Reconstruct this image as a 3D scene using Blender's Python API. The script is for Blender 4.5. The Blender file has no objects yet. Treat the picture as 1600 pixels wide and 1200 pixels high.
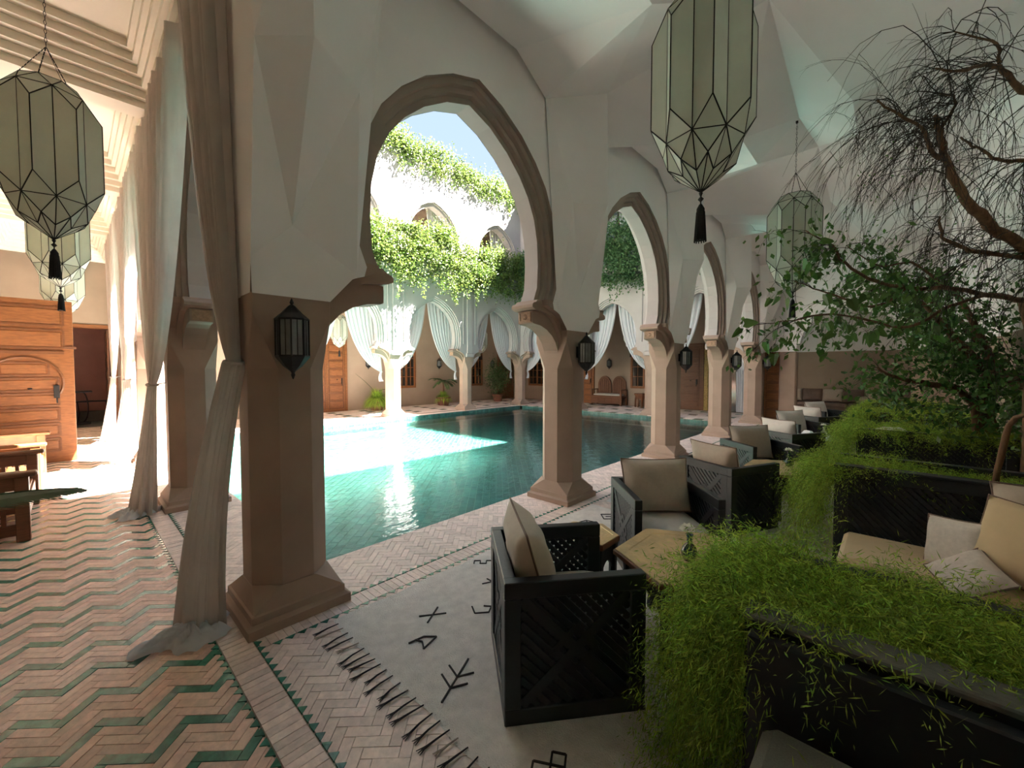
import bpy, math, random
import numpy as np
from mathutils import Vector, Matrix
R = math.radians
rnd = random.Random(7)
nr = np.random.RandomState(7)
scene = bpy.context.scene
COL = scene.collection

# ------------------------------------------------------------------ camera, sky, sun, exposure
CH = 1.6; YAW = 42.9; PITCH = 2.12; FPX = 640.0
cam_d = bpy.data.cameras.new('camera'); cam = bpy.data.objects.new('camera', cam_d); COL.objects.link(cam)
cam_d.sensor_width = 36; cam_d.lens = FPX / 1600 * 36; cam_d.clip_start = 0.02; cam_d.clip_end = 500
cam.location = (0, 0, CH); cam.rotation_euler = (R(90 - PITCH), 0, R(YAW - 90))
scene.camera = cam
w = bpy.data.worlds.new('sky'); scene.world = w; w.use_nodes = True
nt = w.node_tree; nt.nodes.clear()
wo = nt.nodes.new('ShaderNodeOutputWorld'); wb = nt.nodes.new('ShaderNodeBackground')
wt = nt.nodes.new('ShaderNodeTexCoord'); wsx = nt.nodes.new('ShaderNodeSeparateXYZ'); wr = nt.nodes.new('ShaderNodeValToRGB')
nt.links.new(wt.outputs['Generated'], wsx.inputs[0]); nt.links.new(wsx.outputs['Z'], wr.inputs[0])
nt.links.new(wr.outputs[0], wb.inputs[0]); nt.links.new(wb.outputs[0], wo.inputs[0])
wr.color_ramp.elements[0].color = (.44, .53, .70, 1); wr.color_ramp.elements[1].color = (.30, .44, .74, 1)
wb.inputs[1].default_value = .115
sun_d = bpy.data.lights.new('sun', 'SUN'); sun = bpy.data.objects.new('sun', sun_d); COL.objects.link(sun)
sun_d.energy = 9.5; sun_d.angle = R(.6); sun_d.color = (1, .955, .91)
sun.rotation_euler = Vector((-5.4, 4.2, -9.2)).to_track_quat('-Z', 'Y').to_euler()
vs = scene.view_settings
vs.view_transform = 'Standard'; vs.look = 'None'; vs.gamma = 1; vs.use_curve_mapping = False; vs.exposure = 3.95
scene.cycles.max_bounces = 16; scene.cycles.diffuse_bounces = 12; scene.cycles.transparent_max_bounces = 24
scene.cycles.use_denoising = True
scene.cycles.sample_clamp_indirect = 6

# ------------------------------------------------------------------ layout
CX = [.97, 4.17, 7.37, 10.57, 13.77]; CY = [3.02, 6.12, 9.22, 12.32]
TH = .23
BACKY = -1.07; LEFTX = -1.12; FARY = 15.3; RIGHTX = 16.6; ENDX = 17.9
PX0, PX1, PY0, PY1 = 1.36, 13.38, 3.43, 11.93
WATER = -.10; BOTTOM = -.38

# ------------------------------------------------------------------ mesh helpers
class MB:
    def __init__(s): s.v = []; s.f = []; s.m = []; s.xf = None
    def add(s, vs_, fs, mi=0):
        b = len(s.v)
        if s.xf is not None: vs_ = [tuple(s.xf @ Vector(p)) for p in vs_]
        s.v += [tuple(p) for p in vs_]
        s.f += [tuple(i + b for i in f) for f in fs]; s.m += [mi] * len(fs)
        return s
    def box(s, x0, x1, y0, y1, z0, z1, mi=0, bev=0):
        if bev:
            b = min(bev, (x1-x0)*.45, (y1-y0)*.45, (z1-z0)*.45)
            r = []
            for z, i in ((z0, b), (z0+b, 0), (z1-b, 0), (z1, b)):
                X0, X1, Y0, Y1 = x0+i, x1-i, y0+i, y1-i
                c = b if i == 0 else b*.3
                r.append([(X0+c, Y0, z), (X1-c, Y0, z), (X1, Y0+c, z), (X1, Y1-c, z), (X1-c, Y1, z), (X0+c, Y1, z), (X0, Y1-c, z), (X0, Y0+c, z)])
            return s.rings(r, mi=mi)
        vs_ = [(x0,y0,z0),(x1,y0,z0),(x1,y1,z0),(x0,y1,z0),(x0,y0,z1),(x1,y0,z1),(x1,y1,z1),(x0,y1,z1)]
        return s.add(vs_, [(0,3,2,1),(4,5,6,7),(0,1,5,4),(1,2,6,5),(2,3,7,6),(3,0,4,7)], mi)
    def rings(s, rings, cap=True, mi=0, close=True):
        n = len(rings[0]); vs_ = [p for r in rings for p in r]; fs = []
        for k in range(len(rings)-1):
            for i in range(n if close else n-1):
                j = (i+1) % n; fs.append((k*n+i, k*n+j, (k+1)*n+j, (k+1)*n+i))
        if cap and close: fs.append(tuple(range(n))[::-1]); fs.append(tuple((len(rings)-1)*n+i for i in range(n)))
        return s.add(vs_, fs, mi)
    def prism(s, pts, lo, hi, axis='z', mi=0):
        def P(p, h):
            return (p[0], p[1], h) if axis == 'z' else ((p[0], h, p[1]) if axis == 'y' else (h, p[0], p[1]))
        return s.rings([[P(p, lo) for p in pts], [P(p, hi) for p in pts]], mi=mi)
    def lathe(s, prof, n=16, c=(0,0,0), mi=0, a0=0, cap=True):
        return s.rings([[(c[0]+r*math.cos(a0+2*math.pi*i/n), c[1]+r*math.sin(a0+2*math.pi*i/n), c[2]+z) for i in range(n)] for r, z in prof], mi=mi, cap=cap)
    def tube(s, pts, r, n=6, mi=0, cap=True):
        pts = [Vector(p) for p in pts]; rs = r if isinstance(r, (list, tuple)) else [r]*len(pts); out = []
        t = (pts[1]-pts[0]).normalized(); u = t.orthogonal().normalized()
        for k, p in enumerate(pts):
            t = (pts[min(k+1, len(pts)-1)]-pts[max(k-1, 0)])
            t = t.normalized() if t.length > 1e-9 else Vector((0,0,1))
            u = (u - t*u.dot(t)); u = u.normalized() if u.length > 1e-6 else t.orthogonal().normalized()
            v = t.cross(u)
            out.append([tuple(p+(u*math.cos(2*math.pi*i/n)+v*math.sin(2*math.pi*i/n))*rs[k]) for i in range(n)])
        return s.rings(out, mi=mi, cap=cap)
    def bar(s, a, b, wd, th, nrm=(0,0,1), mi=0):
        a = Vector(a); b = Vector(b); d = (b-a).normalized(); nn = Vector(nrm).normalized(); sd = d.cross(nn).normalized()
        o = [sd*wd/2+nn*th/2, sd*-wd/2+nn*th/2, sd*-wd/2-nn*th/2, sd*wd/2-nn*th/2]
        return s.rings([[tuple(a+q) for q in o], [tuple(b+q) for q in o]], mi=mi)
    def lattice(s, x0, x1, z0, z1, p, sw, th, y=0, mi=0):
        """two sets of crossing diagonal laths in the plane y"""
        for sg in (1, -1):
            c0 = (z0 - sg*x1) if sg > 0 else (z0 + x0); c1 = (z1 - sg*x0) if sg > 0 else (z1 + x1)
            c = math.floor(c0/p)*p
            while c < c1:
                # line z = sg*x + c
                xs = []
                if sg > 0: a = max(x0, z0-c); b = min(x1, z1-c)
                else: a = max(x0, c-z1); b = min(x1, c-z0)
                if b-a > p*.3: s.bar((a, y+sg*th*.24, sg*a+c), (b, y+sg*th*.24, sg*b+c), sw, th*.5, (0,1,0), mi)
                c += p
        return s
    def build(s, name, mats, parent=None, smooth=False, loc=None, rz=None, link=True, **props):
        me = bpy.data.meshes.new(name); me.from_pydata(s.v, [], s.f)
        if not isinstance(mats, (list, tuple)): mats = [mats]
        for m in mats: me.materials.append(m)
        if len(mats) > 1: me.polygons.foreach_set('material_index', s.m)
        if smooth: me.polygons.foreach_set('use_smooth', [True]*len(s.f))
        me.update()
        return link_mesh(name, me, parent, loc, rz, **props)

def link_mesh(name, me, parent=None, loc=None, rz=None, **props):
    o = bpy.data.objects.new(name, me); COL.objects.link(o)
    if parent is not None: o.parent = parent
    if loc is not None: o.location = loc
    if rz is not None: o.rotation_euler = (0, 0, rz)
    for k, v in props.items(): o[k] = v
    return o
def np_mesh(name, V, F, mats, parent=None, smooth=False, **props):
    """V (n,3), F (m,k) numpy arrays -> one mesh"""
    me = bpy.data.meshes.new(name); k = F.shape[1]
    me.vertices.add(len(V)); me.vertices.foreach_set('co', V.astype(np.float32).ravel())
    me.loops.add(F.size); me.loops.foreach_set('vertex_index', F.astype(np.int32).ravel())
    me.polygons.add(len(F)); me.polygons.foreach_set('loop_start', np.arange(0, F.size, k, dtype=np.int32))
    me.polygons.foreach_set('loop_total', np.full(len(F), k, dtype=np.int32))
    me.materials.append(mats); me.update(calc_edges=True)
    if smooth: me.polygons.foreach_set('use_smooth', [True]*len(F))
    return link_mesh(name, me, parent, **props)
def tag(o, label, cat, group=None):
    o['label'] = label; o['category'] = cat
    if group: o['group'] = group
    return o
def thing(name, loc=(0,0,0), rz=0, label='', cat='', group=None):
    o = bpy.data.objects.new(name, None); COL.objects.link(o); o.location = loc; o.rotation_euler = (0,0,rz)
    o.empty_display_size = .1
    return tag(o, label, cat, group)
def struct(name):
    o = bpy.data.objects.new(name, None); COL.objects.link(o); o['kind'] = 'structure'; return o
def kids(o): return [c for c in o.children]
def dup(root, loc, rz, label, group=None, scale=None):
    def cp(o, par):
        c = o.copy(); COL.objects.link(c); c.parent = par
        for k in kids(o): cp(k, c)
        return c
    r = cp(root, None); r.location = loc; r.rotation_euler = (0,0,rz); r['label'] = label
    if group: r['group'] = group
    if scale: r.scale = scale
    return r

# ------------------------------------------------------------------ materials
def mat(name, col, rough=.7, var=0., vscale=3., bump=0., bscale=30., metal=0., col2=None, island=0., spec=.5, trans=0., sheen=0.):
    m = bpy.data.materials.new(name); m.use_nodes = True; n = m.node_tree; b = n.nodes['Principled BSDF']
    b.inputs['Base Color'].default_value = (*col, 1); b.inputs['Roughness'].default_value = rough
    b.inputs['Metallic'].default_value = metal; b.inputs['Specular IOR Level'].default_value = spec
    if sheen: b.inputs['Sheen Weight'].default_value = sheen
    tc = n.nodes.new('ShaderNodeTexCoord')
    src = None
    if var or col2:
        t = n.nodes.new('ShaderNodeTexNoise'); t.inputs['Scale'].default_value = vscale; t.inputs['Detail'].default_value = 5
        t.inputs['Roughness'].default_value = .6
        n.links.new(tc.outputs['Object'], t.inputs['Vector'])
        rp = n.nodes.new('ShaderNodeValToRGB'); rp.color_ramp.elements[0].position = .32; rp.color_ramp.elements[1].position = .68
        c2 = col2 if col2 else tuple(min(1, c*(1+var)) for c in col); c1 = col if col2 else tuple(c*(1-var) for c in col)
        rp.color_ramp.elements[0].color = (*c1, 1); rp.color_ramp.elements[1].color = (*c2, 1)
        n.links.new(t.outputs['Fac'], rp.inputs[0]); src = rp.outputs[0]
    if island:
        g = n.nodes.new('ShaderNodeNewGeometry'); oi = n.nodes.new('ShaderNodeObjectInfo')
        ad = n.nodes.new('ShaderNodeMath'); ad.operation = 'ADD'; fr = n.nodes.new('ShaderNodeMath'); fr.operation = 'FRACT'
        n.links.new(g.outputs['Random Per Island'], ad.inputs[0]); n.links.new(oi.outputs['Random'], ad.inputs[1]); n.links.new(ad.outputs[0], fr.inputs[0])
        mr = n.nodes.new('ShaderNodeMapRange'); mr.inputs['To Min'].default_value = 1-island; mr.inputs['To Max'].default_value = 1+island
        n.links.new(fr.outputs[0], mr.inputs['Value'])
        hs = n.nodes.new('ShaderNodeHueSaturation'); hs.inputs['Color'].default_value = (*col, 1)
        if src: n.links.new(src, hs.inputs['Color'])
        n.links.new(mr.outputs[0], hs.inputs['Value'])
        m2 = n.nodes.new('ShaderNodeMapRange'); m2.inputs['To Min'].default_value = .5-island*.05; m2.inputs['To Max'].default_value = .5+island*.05
        f2 = n.nodes.new('ShaderNodeMath'); f2.operation = 'MULTIPLY'; f2.inputs[1].default_value = 7.31
        f3 = n.nodes.new('ShaderNodeMath'); f3.operation = 'FRACT'
        n.links.new(fr.outputs[0], f2.inputs[0]); n.links.new(f2.outputs[0], f3.inputs[0]); n.links.new(f3.outputs[0], m2.inputs['Value'])
        n.links.new(m2.outputs[0], hs.inputs['Hue']); src = hs.outputs[0]
    if src: n.links.new(src, b.inputs['Base Color'])
    if bump:
        t = n.nodes.new('ShaderNodeTexNoise'); t.inputs['Scale'].default_value = bscale; t.inputs['Detail'].default_value = 4
        n.links.new(tc.outputs['Object'], t.inputs['Vector'])
        bp = n.nodes.new('ShaderNodeBump'); bp.inputs['Strength'].default_value = bump; bp.inputs['Distance'].default_value = .01
        n.links.new(t.outputs['Fac'], bp.inputs['Height']); n.links.new(bp.outputs[0], b.inputs['Normal'])
    if trans:
        tr = n.nodes.new('ShaderNodeBsdfTranslucent'); tr.inputs[0].default_value = (*col, 1)
        if src: n.links.new(src, tr.inputs[0])
        mx = n.nodes.new('ShaderNodeMixShader'); mx.inputs[0].default_value = trans
        n.links.new(b.outputs[0], mx.inputs[1]); n.links.new(tr.outputs[0], mx.inputs[2])
        n.links.new(mx.outputs[0], n.nodes['Material Output'].inputs['Surface'])
    return m
def wood(name, c1, c2, rough=.5, sc=(2, 2, 22)):
    m = mat(name, c1, rough, col2=c2, vscale=3, bump=.15, bscale=14)
    n = m.node_tree; tc = [x for x in n.nodes if x.type == 'TEX_COORD'][0]
    mp = n.nodes.new('ShaderNodeMapping'); mp.inputs['Scale'].default_value = sc
    n.links.new(tc.outputs['Object'], mp.inputs[0])
    for t in n.nodes:
        if t.type == 'TEX_NOISE': n.links.new(mp.outputs[0], t.inputs['Vector'])
    return m
M = {}
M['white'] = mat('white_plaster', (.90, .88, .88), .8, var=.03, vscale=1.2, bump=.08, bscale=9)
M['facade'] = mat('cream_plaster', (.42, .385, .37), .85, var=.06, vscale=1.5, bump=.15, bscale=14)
M['tan'] = mat('sand_plaster', (.37, .265, .205), .75, var=.10, vscale=2., bump=.12, bscale=12)
M['archivolt'] = mat('taupe_plaster', (.36, .29, .245), .8, var=.08, vscale=3, bump=.1)
M['wall'] = mat('ochre_wall', (.37, .285, .215), .8, var=.07, vscale=1.5, bump=.1, bscale=10)
M['ceil'] = mat('cream_ceiling', (.82, .77, .68), .8, var=.03, vscale=1)
M['grout'] = mat('grout', (.40, .31, .25), .9, var=.15, vscale=8)
M['brick'] = mat('terracotta_brick', (.74, .53, .43), .55, var=.16, vscale=25, island=.15, bump=.25, bscale=60)
M['brick2'] = mat('pink_terracotta', (.76, .62, .56), .55, var=.14, vscale=25, island=.13, bump=.25, bscale=60)
M['gbrick'] = mat('green_glazed_brick', (.055, .20, .14), .22, var=.35, vscale=20, island=.25, bump=.2, bscale=50)
M['ptile'] = mat('pool_tile', (.058, .185, .16), .3, var=.3, vscale=9, island=.28)
M['pgrout'] = mat('pool_grout', (.32, .46, .40), .7)
M['wood'] = wood('orange_cedar', (.18, .062, .017), (.28, .105, .03), .5, (3, 3, 16))
M['wood2'] = wood('cedar_moulding', (.12, .04, .012), (.19, .07, .022), .5)
M['dwood'] = wood('brown_walnut', (.12, .045, .02), (.20, .08, .035), .5)
M['black'] = mat('black_painted_wood', (.016, .018, .022), .38, var=.25, vscale=12, bump=.1)
M['iron'] = mat('dark_iron', (.03, .028, .028), .5, metal=.6)
M['soil'] = mat('soil', (.02, .014, .01), .95, bump=.6)
M['stone'] = mat('grey_stone', (.13, .13, .115), .8, var=.15, vscale=30, bump=.3, bscale=60)
M['brass'] = mat('hammered_brass', (.72, .52, .27), .42, metal=.35, var=.18, vscale=9, bump=.5, bscale=70)
M['cushion'] = mat('beige_canvas', (.50, .42, .34), .85, var=.05, vscale=30, bump=.25, bscale=9, sheen=.2)
M['seatcloth'] = mat('pale_canvas', (.62, .58, .54), .85, var=.04, vscale=30, bump=.15, bscale=12, sheen=.2)
M['cream'] = mat('cream_canvas', (.66, .50, .30), .85, var=.05, vscale=6, bump=.2, bscale=8, sheen=.2)
M['pillow'] = mat('white_linen', (.66, .58, .52), .85, var=.08, vscale=40, bump=.25, bscale=12)
M['piping'] = mat('brown_piping', (.20, .13, .10), .8)
M['bluepipe'] = mat('grey_piping', (.16, .16, .20), .8)
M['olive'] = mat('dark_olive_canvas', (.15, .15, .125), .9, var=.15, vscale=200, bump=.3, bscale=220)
M['taupe'] = mat('taupe_velvet', (.20, .14, .12), .9, var=.1, vscale=8)
M['rug'] = mat('ivory_wool', (.78, .74, .71), .95, var=.10, vscale=14, bump=1., bscale=160)
M['rugmark'] = mat('dark_wool', (.035, .028, .03), .95)
M['linen'] = mat('grey_linen', (.66, .61, .57), .9, var=.05, vscale=5, trans=.5)
M['voile'] = mat('white_voile', (.72, .74, .78), .9, trans=.35)
M['leadglass'] = mat('frosted_glass', (.82, .84, .78), .35, var=.06, vscale=3, trans=.62)
M['smoke'] = mat('smoked_glass', (.16, .17, .17), .15, var=.2, vscale=8, spec=.8)
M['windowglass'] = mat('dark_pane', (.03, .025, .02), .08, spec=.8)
M['tassel'] = mat('black_thread', (.012, .011, .012), .9)
M['fern'] = mat('fern_green', (.26, .42, .05), .6, col2=(.42, .58, .10), vscale=6, island=.6, trans=.45)  # random tones spread wide in colour, standing in for shaded depth and lit tips
M['vine'] = mat('vine_green', (.065, .12, .018), .55, col2=(.15, .20, .04), vscale=2.5, island=.4, trans=.35)
M['vine2'] = mat('vine_dark_green', (.045, .11, .035), .55, col2=(.11, .20, .07), vscale=2.5, island=.35, trans=.3)
M['leaf'] = mat('leaf_green', (.045, .12, .025), .4, col2=(.10, .22, .04), vscale=4, island=.4, trans=.3)
M['palm'] = mat('palm_green', (.03, .085, .022), .45, var=.2, vscale=6, trans=.15)
M['bark'] = wood('rough_bark', (.07, .035, .018), (.20, .11, .055), .9, (9, 9, 3))
M['twig'] = mat('dark_twig', (.035, .024, .018), .9, var=.3, vscale=20)
M['pot'] = mat('terracotta_pot', (.20, .08, .05), .7, var=.2, vscale=8)
M['vase'] = mat('blue_glazed_glass', (.01, .045, .05), .08, var=.4, vscale=20, spec=.9)
M['petal'] = mat('white_petal', (.85, .85, .76), .6, trans=.2)
M['carve'] = mat('carved_ochre', (.40, .27, .18), .7, var=.2, vscale=40)
M['sign'] = mat('green_sign', (.03, .26, .12), .5)
M['signw'] = mat('white_sign', (.75, .75, .72), .5)
M['rose'] = mat('rose_plaster', (.34, .17, .13), .85, var=.1, vscale=2)
M['paper'] = mat('white_napkin', (.75, .77, .80), .8)
M['gold'] = mat('gold_ornament', (.40, .28, .08), .5, var=.5, vscale=30)
# curtain stripes on the white voile
_m = M['voile']; _n = _m.node_tree
# water
wm = bpy.data.materials.new('pool_water'); wm.use_nodes = True; n = wm.node_tree; n.nodes.clear()
o_ = n.nodes.new('ShaderNodeOutputMaterial'); tr = n.nodes.new('ShaderNodeBsdfTransparent'); gl = n.nodes.new('ShaderNodeBsdfGlossy')
tr.inputs[0].default_value = (.86, .96, .93, 1); gl.inputs['Roughness'].default_value = .035; gl.inputs[0].default_value = (.95, 1, 1, 1)
fr = n.nodes.new('ShaderNodeFresnel'); fr.inputs[0].default_value = 1.42; mx = n.nodes.new('ShaderNodeMixShader')
tc = n.nodes.new('ShaderNodeTexCoord'); t1 = n.nodes.new('ShaderNodeTexNoise'); t1.inputs['Scale'].default_value = 5; t1.inputs['Detail'].default_value = 3
mp = n.nodes.new('ShaderNodeMapping'); mp.inputs['Rotation'].default_value = (0, 0, R(-45)); mp.inputs['Scale'].default_value = (1, 1.6, 1)
bp = n.nodes.new('ShaderNodeBump'); bp.inputs['Strength'].default_value = .3; bp.inputs['Distance'].default_value = .02
n.links.new(tc.outputs['Object'], mp.inputs[0]); n.links.new(mp.outputs[0], t1.inputs['Vector']); n.links.new(t1.outputs['Fac'], bp.inputs['Height'])
n.links.new(bp.outputs[0], fr.inputs['Normal']); n.links.new(bp.outputs[0], gl.inputs['Normal'])
n.links.new(fr.outputs[0], mx.inputs[0]); n.links.new(tr.outputs[0], mx.inputs[1]); n.links.new(gl.outputs[0], mx.inputs[2]); n.links.new(mx.outputs[0], o_.inputs[0])
M['water'] = wm

# ------------------------------------------------------------------ arcades
INN = [(.93,2.36),(.985,2.5),(1.0,2.75),(.985,3.0),(.93,3.24),(.83,3.44),(.69,3.62),(.50,3.79),(.26,3.94),(0,4.03)]
OUT = [(1.10,2.33),(1.165,2.5),(1.185,2.75),(1.16,3.02),(1.09,3.29),(.97,3.54),(.80,3.75),(.58,3.94),(.30,4.10),(0,4.20)]
def curve(t, dz=0): return [((a[0]*(1-t)+b[0]*t), (a[1]*(1-t)+b[1]*t)+dz) for a, b in zip(OUT, INN)]
COVE = [(1.37,2.05),(1.34,2.13),(1.28,2.19),(1.19,2.235),(1.12,2.26)]
def bay_mesh(white, facade):
    """wall panel of one bay with its arched hole, both floors; local x along the wall, -y = gallery side"""
    b = MB()
    lowR = COVE[:] + curve(0)
    for sg in (1, -1):
        P = [(sg*u, z) for u, z in lowR]
        poly = [(sg*1.6, 2.05), (sg*1.6, 4.95), (0, 4.95)] + P[::-1]
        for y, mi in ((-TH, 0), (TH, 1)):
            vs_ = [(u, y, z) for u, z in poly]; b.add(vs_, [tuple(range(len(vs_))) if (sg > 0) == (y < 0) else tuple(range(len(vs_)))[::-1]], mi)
        # underside of the lower cove
        c = [(sg*u, z) for u, z in [(1.6, 2.05)]+COVE+[OUT[0]]]
        b.rings([[(u, -TH, z) for u, z in c], [(u, TH, z) for u, z in c]], cap=False, mi=2, close=False)
    # upper floor wall with its own arch
    D = 3.37
    up = [(1.0, 5.0)] + [(u, z+D) for u, z in curve(.25)]
    for sg in (1, -1):
        P = [(sg*u, z) for u, z in up]; poly = [(sg*1.6, 5.0), (sg*1.6, 9.0), (0, 9.0)] + P[::-1]
        for y, mi in ((-TH, 0), (TH, 1)):
            vs_ = [(u, y, z) for u, z in poly]; b.add(vs_, [tuple(range(len(vs_))) if (sg > 0) == (y < 0) else tuple(range(len(vs_)))[::-1]], mi)
        q = [(sg*1.0, 5.0)] + [(sg*u, z+D) for u, z in curve(1)]
        st = [(0, 0), (0, .04), (.35, .04), (.35, .09), (1, .09), (1, TH)]
        for sd in (-1, 1):
            for (ta, ya), (tb, yb) in zip(st[:-1], st[1:]):
                A = [(1.0 - 0*ta, 5.0)] + [(u, z+D) for u, z in curve(.25+.75*ta)]; B_ = [(1.0, 5.0)] + [(u, z+D) for u, z in curve(.25+.75*tb)]
                b.rings([[(sg*u, sd*(TH-ya), z) for u, z in A], [(sg*u, sd*(TH-yb), z) for u, z in B_]], cap=False, mi=1, close=False)
    b.box(-1.6, 1.6, -TH, TH, 8.98, 9.06, 1)
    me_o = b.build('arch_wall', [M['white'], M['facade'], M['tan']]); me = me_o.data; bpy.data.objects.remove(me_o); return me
def archivolt_mesh():
    b = MB(); st = [(0, 0), (0, .045), (.31, .045), (.37, .09), (.63, .09), (.69, .135), (1, .135), (1, TH)]
    for sg in (1, -1):
        for sd in (-1, 1):
            for (ta, ya), (tb, yb) in zip(st[:-1], st[1:]):
                mi = 0 if sd < 0 else 1
                if yb == TH: mi = 1
                b.rings([[(sg*u, sd*(TH-ya), z) for u, z in curve(ta)], [(sg*u, sd*(TH-yb), z) for u, z in curve(tb)]], cap=False, mi=mi, close=False)
    o = b.build('archivolt', [M['archivolt'], M['facade']]); me = o.data; bpy.data.objects.remove(o); return me
def corbel_mesh():
    """impost and curved bracket on the +u side"""
    b = MB()
    q = [(1.62,2.36),(.93,2.36),(.90,2.33),(.86,2.32),(.84,2.30),(.84,2.27),(.89,2.25)]
    q += [(.98+.40*math.sin(a), 1.83+.41*math.cos(a)) for a in [R(x) for x in range(0, 91, 15)]] + [(1.62,1.83)]
    b.prism(q, -.155, .155, 'y')
    q2 = [(1.3,2.24),(.90,2.24),(.90,2.11)] + [(.92+.46*math.sin(a), 1.72+.38*math.cos(a)) for a in [R(x) for x in range(0, 91, 15)]] + [(1.45,1.72)]
    b.prism(q2, -.105, .105, 'y')
    b.prism([(1.62,2.36),(1.0,2.36),(1.02,2.30),(1.12,2.262),(1.19,2.236),(1.28,2.19),(1.34,2.13),(1.37,2.05),(1.62,2.05)], -TH+.004, TH-.004, 'y')
    o = b.build('corbel', M['tan']); me = o.data; bpy.data.objects.remove(o)
    r = MB(); r.box(.893, .902, -.085, .085, 2.12, 2.23); 
    for a in range(8):
        r.bar((.889, 0, 2.175), (.889, .032*math.cos(a*R(45)), 2.175+.032*math.sin(a*R(45))), .008, .012, (1,0,0))
    for s_ in (-1, 1): r.box(.886, .895, s_*.075-.005, s_*.075+.005, 2.125, 2.225); r.box(.886, .895, -.08, .08, 2.175+s_*.045-.004, 2.175+s_*.045+.004)
    o = r.build('rosette', M['carve']); mr_ = o.data; bpy.data.objects.remove(o)
    return me, mr_
def pier_mesh():
    """courtyard-side pilaster and panel moulding above a column"""
    b = MB(); b.box(-.13, .13, TH, TH+.05, 2.2, 4.86, bev=.01)
    b.box(-.18, .18, TH, TH+.07, 2.06, 2.2, bev=.012); b.box(-.20, .20, TH, TH+.09, 4.78, 4.9, bev=.01)
    for s_ in (-1, 1):
        b.box(s_*.30-.02, s_*.30+.02, TH, TH+.03, 2.55, 4.6, bev=.006)
    o = b.build('pilaster', M['facade']); me = o.data; bpy.data.objects.remove(o); return me
BAY = bay_mesh(0, 0); ARCV = archivolt_mesh(); CORB, ROSE = corbel_mesh(); PIL = pier_mesh()
def ledge_mesh():
    b = MB(); b.box(-1.6, 1.6, TH-.02, TH+.42, 4.9, 5.02, bev=.02); b.box(-1.6, 1.6, TH+.36, TH+.42, 5.0, 5.3, bev=.01)
    o = b.build('ledge', M['facade']); me = o.data; bpy.data.objects.remove(o); return me
LEDGE = ledge_mesh()
def arcade(name, starts, rz, L):
    root = struct(name)
    for (x, y) in starts:
        for me, nm in ((BAY, 'arch_wall'), (ARCV, 'archivolt'), (LEDGE, 'ledge')):
            o = link_mesh(nm, me, root, (x, y, 0), rz); o.scale = (L/3.2, 1, 1)
        for sg in (0, 1):
            c = link_mesh('corbel', CORB, root, (x, y, 0), rz + sg*math.pi); c.scale = (L/3.2, 1, 1)
            r = link_mesh('rosette', ROSE, c)
            d = L/2*(1 if sg else -1)
            p = link_mesh('pilaster', PIL, root, (x + d*math.cos(rz), y + d*math.sin(rz), 0), rz) if sg == 0 else None
    return root
mx_ = [(CX[i]+CX[i+1])/2 for i in range(4)]; my_ = [(CY[i]+CY[i+1])/2 for i in range(3)]
arcade('wall_near', [(x, CY[0]) for x in mx_], 0, 3.2)
arcade('wall_far', [(x, CY[3]) for x in mx_], math.pi, 3.2)
arcade('wall_left', [(CX[0], y) for y in my_], -math.pi/2, 3.1)
arcade('wall_right', [(CX[4], y) for y in my_], math.pi/2, 3.1)

# columns
def column_parts():
    a = .46/2; k = a*math.tan(R(22.5))
    def octo(a_, k_, z): return [(-k_,-a_,z),(k_,-a_,z),(a_,-k_,z),(a_,k_,z),(k_,a_,z),(-k_,a_,z),(-a_,k_,z),(-a_,-k_,z)]
    s = MB(); s.rings([octo(a, k, .20), octo(a, k, 1.60), octo(a, a-.004, 1.92), octo(a, a-.004, 2.06)])
    b = MB(); w_ = .31
    b.rings([octo(w_, w_-.004, 0), octo(w_, w_-.004, .055), octo(w_-.012, w_-.02, .062), octo(w_-.028, w_-.034, .075), octo(w_-.03, w_-.034, .115), octo(w_-.04, w_-.046, .125), octo(a+.004, k+.01, .235)])
    return s, b
s_, b_ = column_parts()
so = s_.build('shaft', M['tan']); SHAFT = so.data; bpy.data.objects.remove(so)
bo = b_.build('column_base', M['tan']); BASE = bo.data; bpy.data.objects.remove(bo)
clab = {(0,0): 'large sand-coloured octagonal column nearest the camera, between tied grey curtain and pool',
 (1,0): 'sand octagonal column at the pool corner of the rug, second along the seating arcade',
 (2,0): 'sand octagonal column behind the second armchair, third along the seating arcade',
 (3,0): 'fourth column along the seating arcade, behind the lattice armchairs',
 (4,0): 'last column of the seating arcade, at the far right pool corner by the open door leaf',
 (0,1): 'sunlit octagonal column in the left gallery, half behind a gathered curtain',
 (0,2): 'third column of the left gallery, mostly hidden by curtains',
 (0,3): 'column at the far left corner of the courtyard',
 (1,3): 'pale column on the far side of the pool hidden behind the nearest column',
 (2,3): 'white sunlit column across the pool between bushy grass pot and window',
 (3,3): 'pale column across the pool between potted palm and leafy shrub',
 (4,3): 'column at the far corner of the pool where two arcades meet',
 (4,2): 'pale column across the pool left of the double-arched bench',
 (4,1): 'column across the pool hidden behind the third near column'}
for (i, j), lab in clab.items():
    t = thing('column', (CX[i], CY[j], 0), 0, lab, 'column')
    link_mesh('shaft', SHAFT, t); link_mesh('column_base', BASE, t)

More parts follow.
